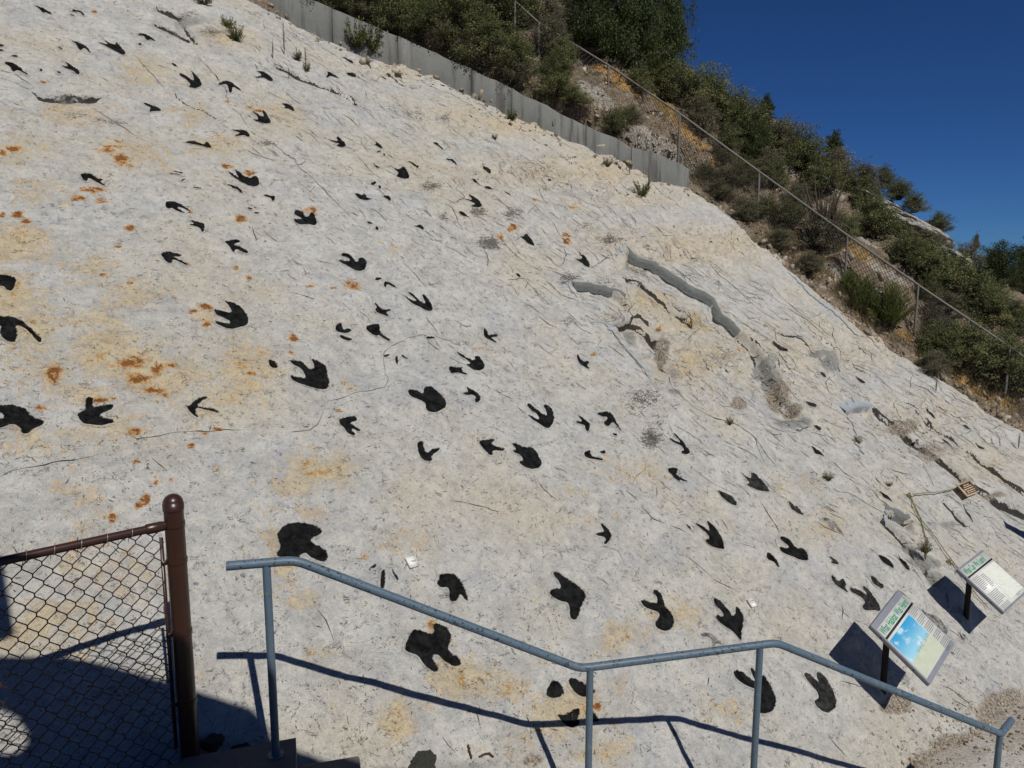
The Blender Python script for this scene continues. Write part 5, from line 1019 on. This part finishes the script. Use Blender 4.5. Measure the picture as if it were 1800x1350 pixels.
PL = """olive|560|20|-60|90|shrub above the wall where it leaves the top of the picture
olive|600|45|-30|80|shrub just above the wall, left of the leafy plant
grey|640|50|-20|80|brush right behind the leafy plant on the wall
olive|660|20|-70|110|dark shrub high above the leafy plant
olive|690|75|-10|100|shrub behind the wall at its first visible joint
olive|740|90|5|110|rounded shrub behind the left half of the wall
olive|720|25|-70|130|tall shrub cut by the top edge above the left half of the wall
grey|780|105|30|90|brush overhanging the wall left of its middle
olive|800|80|-25|120|thick shrub left of the wall's middle
olive|790|20|-80|130|dense shrub cut by the top edge left of centre
olive|850|135|40|120|shrub behind the middle of the wall
olive|860|70|-30|130|thick shrub above the middle of the wall
grey|900|165|95|80|brush behind the wall below the first fence post
olive|900|150|60|90|shrub filling the gap before the first fence post
olive|905|70|-40|120|shrub cut by the top edge over the first fence post
grey|960|120|40|80|brush at the first visible fence post
olive|975|190|130|80|shrub in front of the fence between its first two posts
olive|985|150|70|60|small shrub beside the second fence post
grey|965|90|0|70|brush above the fence left of the big juniper
olive|1000|205|160|80|low shrub tumbling over the wall right of its middle
olive|1080|235|185|60|leafy shrub behind the wall's right part
grey|1110|215|185|50|tuft of brush inside the fence before the third post
juniper|1045|105|-70|135|left of the big dark junipers standing against the sky
juniper|1110|125|-70|150|middle one of the big dark junipers, the widest
juniper|1175|130|-60|95|right hand big juniper at the edge of the blue sky
broom|1150|150|75|50|bright green young tree below the big junipers
olive|1120|165|115|60|shrub under the big junipers on the orange bank
olive|1200|190|105|90|shrub below the right hand juniper
olive|1245|200|115|80|feathery shrub on the skyline right of the big junipers
grey|1230|240|170|70|brush on the bank above the fence rail
olive|1290|235|155|85|shrub on the skyline below the feathery one
olive|1275|290|215|60|shrub behind the fence rail right of its third post
cone|1345|230|171|62|small dark conifer on the skyline, higher of two
olive|1320|270|180|90|olive shrub left of the higher small conifer
juniper|1325|285|215|70|dark bush behind the fence rail near the fourth post
grey|1375|275|205|90|grey green shrub on the skyline right of the higher small conifer
olive|1410|300|225|90|shrub on the skyline between the two small conifers
cone|1463|295|234|66|small pointed conifer on the skyline, lower of two
grey|1475|330|262|80|brush below the lower small conifer
grey|1520|345|285|60|brush on the skyline right of the lower small conifer
olive|1440|345|275|80|shrub above the fence rail at the leaning bare branches
dead|1445|445|315|110|bare dark bush with leaning branches behind the fence
grey|1445|445|375|85|grey twiggy bush at the foot of the leaning branches
olive|1535|420|340|90|round olive shrub in front of the white rock band
olive|1515|380|320|60|shrub left of the white rock band
olive|1578|352|312|56|shrub on the skyline above the white rock band
olive|1606|374|338|50|second skyline shrub above the white rock band
olive|1650|410|372|50|third skyline shrub, where the white rock band ends
grey|1625|440|400|60|brush in front of the end of the white rock band
olive|1590|470|400|80|shrub below the white rock band
olive|1645|510|420|100|big shrub behind the fence at its sixth post
olive|1620|480|425|70|shrub touching the fence rail left of the sixth post
olive|1690|545|455|100|shrub behind the rail right of the sixth post
grey|1700|480|425|60|brush on the skyline before the right hand trees
juniper|1750|500|425|90|dark rounded tree at the right edge of the skyline
juniper|1800|520|428|80|dark tree cut by the right edge of the picture
grey|1715|440|408|16|thin bare sapling on the skyline at the right
olive|1735|570|500|90|shrub below the right hand dark trees
olive|1785|590|520|80|shrub at the right edge above the fence rail
broom|1515|550|480|80|bright green bush at the slab edge, left half of the clump
broom|1560|578|490|100|bright green bush at the slab edge, the largest of the clump
broom|1490|520|470|50|small bright green bush at the left end of the clump
olive|1650|640|560|90|dark shrub inside the fence right of the sixth post
olive|1700|655|560|110|dark spreading shrub right of the sixth post
olive|1755|680|580|110|dark shrub near the last fence post
grey|1800|690|600|80|dark brush at the right edge under the fence rail
grey|1640|660|615|60|brush at the foot of the sixth post
grey|1265|350|315|60|low brush right of the wall's end
olive|1240|315|285|40|small shrub right behind the wall's end
grey|1310|390|345|70|low brush at the slab edge before the fourth post
olive|1385|400|345|70|shrub inside the fence right of the fourth post
grey|1370|440|400|60|low brush at the foot of the fourth post
grey|1420|480|440|60|dry brush at the slab edge left of the bright green bushes
grey|1340|330|290|50|brush on the bank behind the fourth post
grey|1190|160|110|50|brush beside the young bright green tree
olive|1270|200|150|60|small shrub on the skyline left of the higher conifer
olive|1555|330|290|40|small skyline shrub left of the white rock band
olive|1300|325|275|70|shrub under the fence rail left of the fourth post
grey|1275|325|290|60|brush right of the wall's end, behind the low brush
olive|1360|330|280|60|shrub touching the fence rail right of the fourth post
grey|1400|365|320|60|brush under the fence rail left of the bare bush
olive|1345|385|340|60|shrub at the foot of the fourth fence post
olive|1480|420|370|70|shrub right of the bare bush, behind the rail
grey|1350|305|260|60|brush right behind the top of the fourth fence post
olive|1500|345|300|60|shrub right of the lower small conifer"""
for ln_ in PL.split('\n'):
    k, x, yb, yt, wp, lab = ln_.split('|'); adj = {'olive': 'olive green ', 'grey': '', 'juniper': '', 'cone': '', 'broom': '', 'dead': ''}[k]
    plant(k, float(x), float(yb), float(yt), float(wp), (adj + lab) if lab.startswith('shrub') else lab)

fx = random.Random(19); fill = []
while len(fill) < 34:
    x = fx.uniform(520, 1240) if len(fill) < 26 else fx.uniform(1630, 1790); ye = np.interp(x, [p[0] for p in parse(EDGE_PX)], [p[1] for p in parse(EDGE_PX)])
    y = ye - fx.uniform(52, 260) if x < 1020 else (ye - fx.uniform(130, 240) if x < 1300 else ye - fx.uniform(60, 200))
    c_ = cast_hill(x, y); u_, v_, h_ = w2uvh(c_); hh_, D_ = hill_h(u_, v_, False)
    if y < -60 or abs(h_ - hh_[0]) > .25: continue
    fill.append((x, y))
ORD = ['first', 'second', 'third', 'fourth', 'fifth', 'sixth', 'seventh', 'eighth', 'ninth', 'tenth', 'eleventh', 'twelfth', 'thirteenth', 'fourteenth']
ZN = [(700, 'above the left part of the wall'), (860, 'above the middle of the wall'), (1030, 'left of the big junipers'), (1300, 'below the big junipers'), (1900, 'right of the sixth fence post')]
cnt = {}
for x, y in sorted(fill):
    z = next(t for lim, t in ZN if x < lim); cnt[z] = cnt.get(z, 0) + 1
    plant(fx.choice(['olive', 'olive', 'grey']), x, y, y - fx.uniform(35, 65), fx.uniform(45, 80), 'low filling shrub, ' + ORD[cnt[z] - 1] + ' from the left ' + z)

# small weeds rooted in cracks of the slab
def weed_mesh(seed, kind):
    rg = np.random.default_rng(seed); mb = MB()
    for i in range(14 if kind == 'tall' else 26):
        a = rg.uniform(0, 6.28); sp = .12 if kind == 'tall' else .45; tip = np.array([sp * math.cos(a) * rg.random(), sp * math.sin(a) * rg.random(), rg.uniform(.5, 1)]) if kind == 'tall' else np.array([sp * math.cos(a), sp * math.sin(a), rg.uniform(.25, .9)])
        P = twig_path(rg, np.zeros(3), tip, 5, .04); mb.tube(P, np.linspace(.012, .004, 5), 3, False, .2)
        t = rg.uniform(.2, 1, 34)[:, None]; leaves(mb, P[0] * (1 - t) + tip * t + rg.normal(0, .035, (34, 3)), .055 if kind != 'tall' else .03, rg, .35)
    return mb.build('weed', M_WEED if kind != 'tall' else M_DRY, None, False, 'tint', False)
WL = {'bush': [weed_mesh(1, 'bush'), weed_mesh(2, 'bush')], 'tall': [weed_mesh(3, 'tall'), weed_mesh(4, 'tall')]}
for kind, x, yb, yt, wp, lab in [('bush', 626, 86, 34, 46, 'yellow green leafy plant at the wall foot, left half of the pair'), ('bush', 655, 94, 42, 50, 'yellow green leafy plant beside the wall joint, right part'), ('bush', 415, 72, 40, 34, 'grey green tuft on the rock near the top left'), ('bush', 400, 48, 28, 26, 'small grey green tuft, upper left corner of the rock'), ('bush', 358, 8, -12, 34, 'green tuft cut by the top edge'),
    ('tall', 500, 97, 40, 14, 'tall thin dry weed, left of three near the top'), ('tall', 480, 104, 72, 12, 'short dry weed left of the tall one'), ('tall', 538, 128, 80, 14, 'dry weed standing right of the tall one'), ('bush', 522, 106, 88, 20, 'low dry tuft between the tall weeds'), ('bush', 540, 126, 108, 14, 'green foot of the dry weed'),
    ('bush', 1128, 345, 316, 34, 'dark green plant below the right end of the wall'), ('tall', 1140, 340, 300, 16, 'dry stalk beside the dark green plant'), ('bush', 1068, 294, 274, 20, 'small green plant on the tan rock below the wall'), ('tall', 1106, 310, 282, 10, 'reddish dry stalk left of the dark green plant'), ('bush', 968, 228, 210, 20, 'dark tuft at the foot of the wall'), ('bush', 1283, 747, 732, 16, 'tiny bright green plant in a crack right of the centre'),
    ('bush', 1456, 845, 828, 20, 'small green plant in a crack at the right'), ('bush', 1508, 780, 765, 16, 'small green plant below the pale mortar cap'), ('bush', 1185, 18, 0, 2, ''), ('tall', 1626, 985, 935, 34, 'dry branching weed in the crevice left of the far sign'), ('bush', 1627, 972, 950, 22, 'brown tuft in the crevice left of the far sign'), ('tall', 1645, 690, 665, 12, 'dry weed at the upper edge, far right'), ('tall', 1790, 790, 758, 14, 'yellow dry stalk at the right edge'), ('tall', 1778, 690, 655, 14, 'dry stalk near the last fence post'), ('bush', 900, 210, 192, 22, 'green tuft on the rubble below the middle of the wall'), ('bush', 1563, 855, 845, 12, 'tiny tuft above the short mortar block'), ('bush', 870, 245, 235, 12, 'tiny dark tuft on the tan rock')]:
    if not lab: continue
    P = onplane(x, yb) if 'wall' in lab else surf(x, yb)
    dp = P @ FW; root = bpy.data.objects.new('weed', R_.choice(WL[kind])); COL.objects.link(root); root.location = tuple(P); s_ = (yb - yt) * dp / FPX; wd = wp * dp / FPX; root.scale = (wd, wd, s_ * 1.1); root.rotation_euler = (0, 0, R_.uniform(0, 6)); tag(root, lab, 'plant', 'weeds growing on the slab')

# dry grass on the bank, and loose stones
mb = MB(); rg = np.random.default_rng(77)
for i in range(2600):
    x = rg.uniform(450, 1800); ye = np.interp(x, [p[0] for p in parse(EDGE_PX)], [p[1] for p in parse(EDGE_PX)]); y = ye - abs(rg.normal(0, 45)) - 4
    P = cast_hill(x, y); u, v, h = w2uvh(P); hh, D = hill_h(u, v); 
    if D[0] < .25: continue
    P = uvh2w(u, v, hh[0] - .02); k = rg.integers(4, 8); s = rg.uniform(.08, .30)
    for j in range(k):
        d = np.array([rg.normal(0, .35), rg.normal(0, .35), 1]) * s; q = rg.normal(0, .03, 3); e = np.cross(d, rg.normal(size=3)); e = e / np.linalg.norm(e) * .004
        mb.add([P + q - e, P + q + e, P + q + d], [(0, 1, 2)], rg.random())
o = mb.build('dry_grass', M_DRY, None, False, 'tint'); tag(o, 'dry tan grass scattered over the bank behind the slab', 'grass', kind='stuff')
def stone_into(mb, P, s, rg, flat_=.6):
    V = rg.normal(size=(8, 3)); base = np.array([(i, j, k) for i in (-1, 1) for j in (-1, 1) for k in (-1, 1)]) * 1.0 + V * .22; A_, _ = np.linalg.qr(rg.normal(size=(3, 3))); base = (base * np.array([1, rg.uniform(.5, .9), flat_ * rg.uniform(.5, 1)])) @ A_.T * s * .5
    mb.add(base + P, [(0, 1, 3, 2), (4, 6, 7, 5), (0, 4, 5, 1), (2, 3, 7, 6), (0, 2, 6, 4), (1, 5, 7, 3)])
mb = MB()
for i in range(3000):
    x = rg.uniform(470, 1800); ye = np.interp(x, [p[0] for p in parse(EDGE_PX)], [p[1] for p in parse(EDGE_PX)]); y = ye - abs(rg.normal(0, 55)) - 2 if rg.random() < .8 else ye + abs(rg.normal(0, 3))
    P = cast_hill(x, y); u, v, h = w2uvh(P); hh, D = hill_h(u, v)
    if D[0] > 0.05: P = uvh2w(u, v, hh[0] + .0)
    elif x < 1215: P = surf(x, ye + abs(rg.normal(0, 9)) + 1)
    else: P = surf(x, ye + 2)
    stone_into(mb, P, rg.uniform(.02, .07) * (1 + 1.2 * (rg.random() < .08)), rg, .45)
o = mb.build('rubble', m_stone); tag(o, 'loose pale and brown rubble along the upper edge of the slab and up the bank', 'rubble', kind='stuff')
mb = MB()
for i in range(2200):
    a = rg.uniform(fu[0] + 1, fu[-1]) if i < 900 else rg.uniform(np.interp(4.5, fu, fu), fu[-1]); bq = abs(rg.normal(0, .6)) - .04; zf = np.interp(a, fu, fz); qf = np.interp(a, fu, fq) + bq
    P = np.array([*(a * SH + qf * DD), zf - .045 * bq + .004]); stone_into(mb, P, rg.uniform(.008, .03), rg)
for (x0, y0, sx_, sy_, n_) in ((1700, 1290, 60, 36, 330), (1580, 1235, 14, 12, 30), (1620, 1345, 20, 14, 30), (1375, 700, 12, 20, 60), (1350, 655, 10, 18, 40), (1600, 765, 50, 16, 80)):
    for i in range(n_):
        x, y = rg.normal(x0, sx_), rg.normal(y0, sy_)
        if x < 1850 and y < 1400: stone_into(mb, surf(x, y, .003), rg.uniform(.008, .03), rg)
o = mb.build('gravel', m_stone); tag(o, 'small stones and gravel scattered at the foot of the slab', 'gravel', kind='stuff')

# boulders and outcrops
def boulder(name, P, sx, sy, sz, seed, mat, label, cat='rock', rot=0.0, group=None, tilt=0.0):
    import bmesh
    bm = bmesh.new(); bmesh.ops.create_icosphere(bm, subdivisions=4, radius=1)
    for v in bm.verts:
        q = v.co * 1.3 + Vector((seed * 3.1, seed, 0)); f = 1 + .45 * mnoise.noise(q) + .2 * mnoise.noise(q * 2.7) + .08 * mnoise.noise(q * 7)
        v.co = Vector([math.copysign(abs(c) ** .75, c) for c in v.co]) * f
    me = bpy.data.meshes.new(name); bm.to_mesh(me); bm.free(); me.materials.append(mat)
    o = bpy.data.objects.new(name, me); COL.objects.link(o); o.location = tuple(P); o.scale = (sx, sy, sz); o.rotation_euler = (0, tilt, rot); tag(o, label, cat, group); return o
for i, (x, y, rx, ry, lab) in enumerate([(1550, 366, 56, 12, 'long white rock outcrop on the skyline bank, upper piece'), (1612, 404, 56, 14, 'long white rock outcrop below the upper piece'), (1440, 322, 26, 7, 'flat white ledge above the fence rail'),
      (1668, 452, 36, 11, 'white ledge between shrubs at the right'), (1760, 530, 18, 8, 'white boulder below the right hand dark trees'), (1790, 548, 16, 8, 'white boulder at the right edge'), (1647, 620, 7, 8, 'small pale stone at the foot of the sixth fence post'), (1628, 616, 5, 6, 'tiny pale stone left of the other at the sixth post')]):
    P = cast_hill(x, y); d = P @ FW; boulder('rock_outcrop', P, rx * d / FPX, .35, ry * d / FPX, i + 3, m_outc, lab, 'rock', 0, 'pale rocks on the bank', math.radians(28) if rx > 15 else .2)
m_darkr, t, b = nt('dark_lichened_rock', .95, .1); g = G(t); P = g.coord(); g.v(g.mix(g.noise(P, 6, 5, .7), (.03, .032, .026), (.17, .175, .15)), b.inputs['Base Color']); g.v(g.bump(g.noise(P, 9, 5, .7), 1, .05), b.inputs['Normal'])
P = surf(745, 1352, .0); boulder('dark_stone', P, .075, .06, .085, 31, m_darkr, 'rough dark grey stone cut by the bottom edge', 'rock')
P = surf(372, 1310, .03); boulder('dark_stone', P, .06, .05, .03, 36, m_darkr, 'dark stone in the shade right of the brown fence post', 'rock')
P = surf(425, 1318, .0); boulder('dark_stone', P, .05, .04, .03, 37, m_darkr, 'dark stone beside the landing, right of the other shaded one', 'rock')
for pts, lab in (([(822, 1311), (824, 1322), (828, 1335)], 'short brown twig on the ground near the bottom'), ([(842, 1332), (850, 1327), (858, 1326), (866, 1332)], 'curled reddish brown twig near the bottom')):
    mb = MB(); mb.tube(rope(pts, .012), .006, 5); tag(mb.build('twig', m_twig, None, True), lab, 'twig')

# ------------------------------------------------------------------ galvanised fence on the bank
fp = [(780, -95, 13.95), (905, 2, 14.25), (947, 40, 14.35), (1070, 115, 14.8), (1195, 200, 15.1), (1335, 302, 14.7), (1490, 414, 13.95), (1614, 501, 13.35), (1775, 610, 13.0), (1930, 720, 12.8)]
TP = [at(*q) for q in fp]
bf = empty('wire_fence', TP[2] - [0, 0, 1.4], 'dull grey wire mesh fence stepping down the bank behind the slab', 'fence')
def gz_hill(P):
    lo, hi = P[2] - 4, P[2]
    for _ in range(30):
        m_ = (lo + hi) / 2; u, v, h = w2uvh(np.array([P[0], P[1], m_])); H_, D_ = hill_h(u, v); s_ = H_[0] if D_[0] > 0 else 0
        if h > s_: hi = m_
        else: lo = m_
    return lo
GB = []
for i, P in enumerate(TP):
    zg = max(gz_hill(P), P[2] - 1.75); GB.append(zg)
    if i in (0,): continue
    mb = MB(); mb.tube([(P[0], P[1], zg - .2), P - [0, 0, .01]], .022, 8); adopt(mb.build('fence_post', m_fgal, None, True), bf)
for i in range(len(TP) - 1):
    mb = MB(); mb.tube([TP[i], TP[i + 1]], .019, 8); adopt(mb.build('top_rail', m_fgal, None, True), bf)
    A_, B_ = TP[i], TP[i + 1]; L_ = np.linalg.norm((B_ - A_)[:2]); hgt = 1.25; mb = MB(); st = .075; k = int(L_ / st); dr = (B_ - A_) / L_
    for q in range(-int(hgt / st) * 0 - k, k + int(hgt / st) + 1):
        for sg in (1, -1):
            s0_ = q * st; s1_ = s0_ + sg * hgt * .8; a0 = np.clip((0 - s0_) / (s1_ - s0_), 0, 1); a1 = np.clip((L_ - s0_) / (s1_ - s0_), 0, 1); lo, hi = min(a0, a1), max(a0, a1)
            if hi - lo < .02: continue
            mb.tube([A_ + dr * (s0_ + (s1_ - s0_) * t_) - np.array([0, 0, hgt * t_]) for t_ in (lo, hi)], .0042, 3, False)
    adopt(tag(mb.build('wire_mesh', m_fwire, None, True), kind='stuff'), bf)

# ------------------------------------------------------------------ unseen overhead sheets, added and outlined to cast the lower left shadows
def shadow_sheet(name, px, zc, label):
    V = []
    for x, y in px:
        P = surf(x, y) if y < 1345 else onplane(x, y); t = (zc - P[2]) / -SUNV[2]; V.append(P - SUNV * t)
    V = np.array(V); mb = MB(); n = len(V); W_ = np.vstack([V, V + [0, 0, .01]]); tri = np.array(tessellate_polygon([[Vector(q) for q in V]]))
    i = np.arange(n); j = (i + 1) % n; mb.add(W_, np.concatenate([tri, tri + n])); mb.add(W_, np.stack([i, j, j + n, i + n], 1))
    root = empty(name, V[0], label, 'shade cloth'); adopt(mb.build('sheet', m_caster), root); q = V[int(np.argmin(V[:, 1]))]
    mb = MB(); mb.tube([q, (q[0], q[1], -2.6)], .04, 12); adopt(mb.build('pole', m_fgal, None, True), root); return root
def inflate(px): return px
shadow_sheet('shadow_caster', [(-400, 1160), (0, 1156), (110, 1156), (170, 1166), (230, 1182), (300, 1201), (345, 1216), (400, 1234), (440, 1246), (466, 1270), (480, 1302), (505, 1314), (560, 1334), (600, 1350), (660, 1385), (700, 1460), (500, 1600), (-400, 1600), (-400, 1322), (0, 1328), (30, 1326), (46, 1312), (47, 1290), (30, 1262), (0, 1248), (-400, 1235)], 1.35, 'tan shade cloth stretched above the viewing platform')
shadow_sheet('shadow_caster', [(-300, 960), (3, 978), (26, 1116), (0, 1127), (-300, 1180)], 1.35, 'smaller tan shade cloth left of the large one')
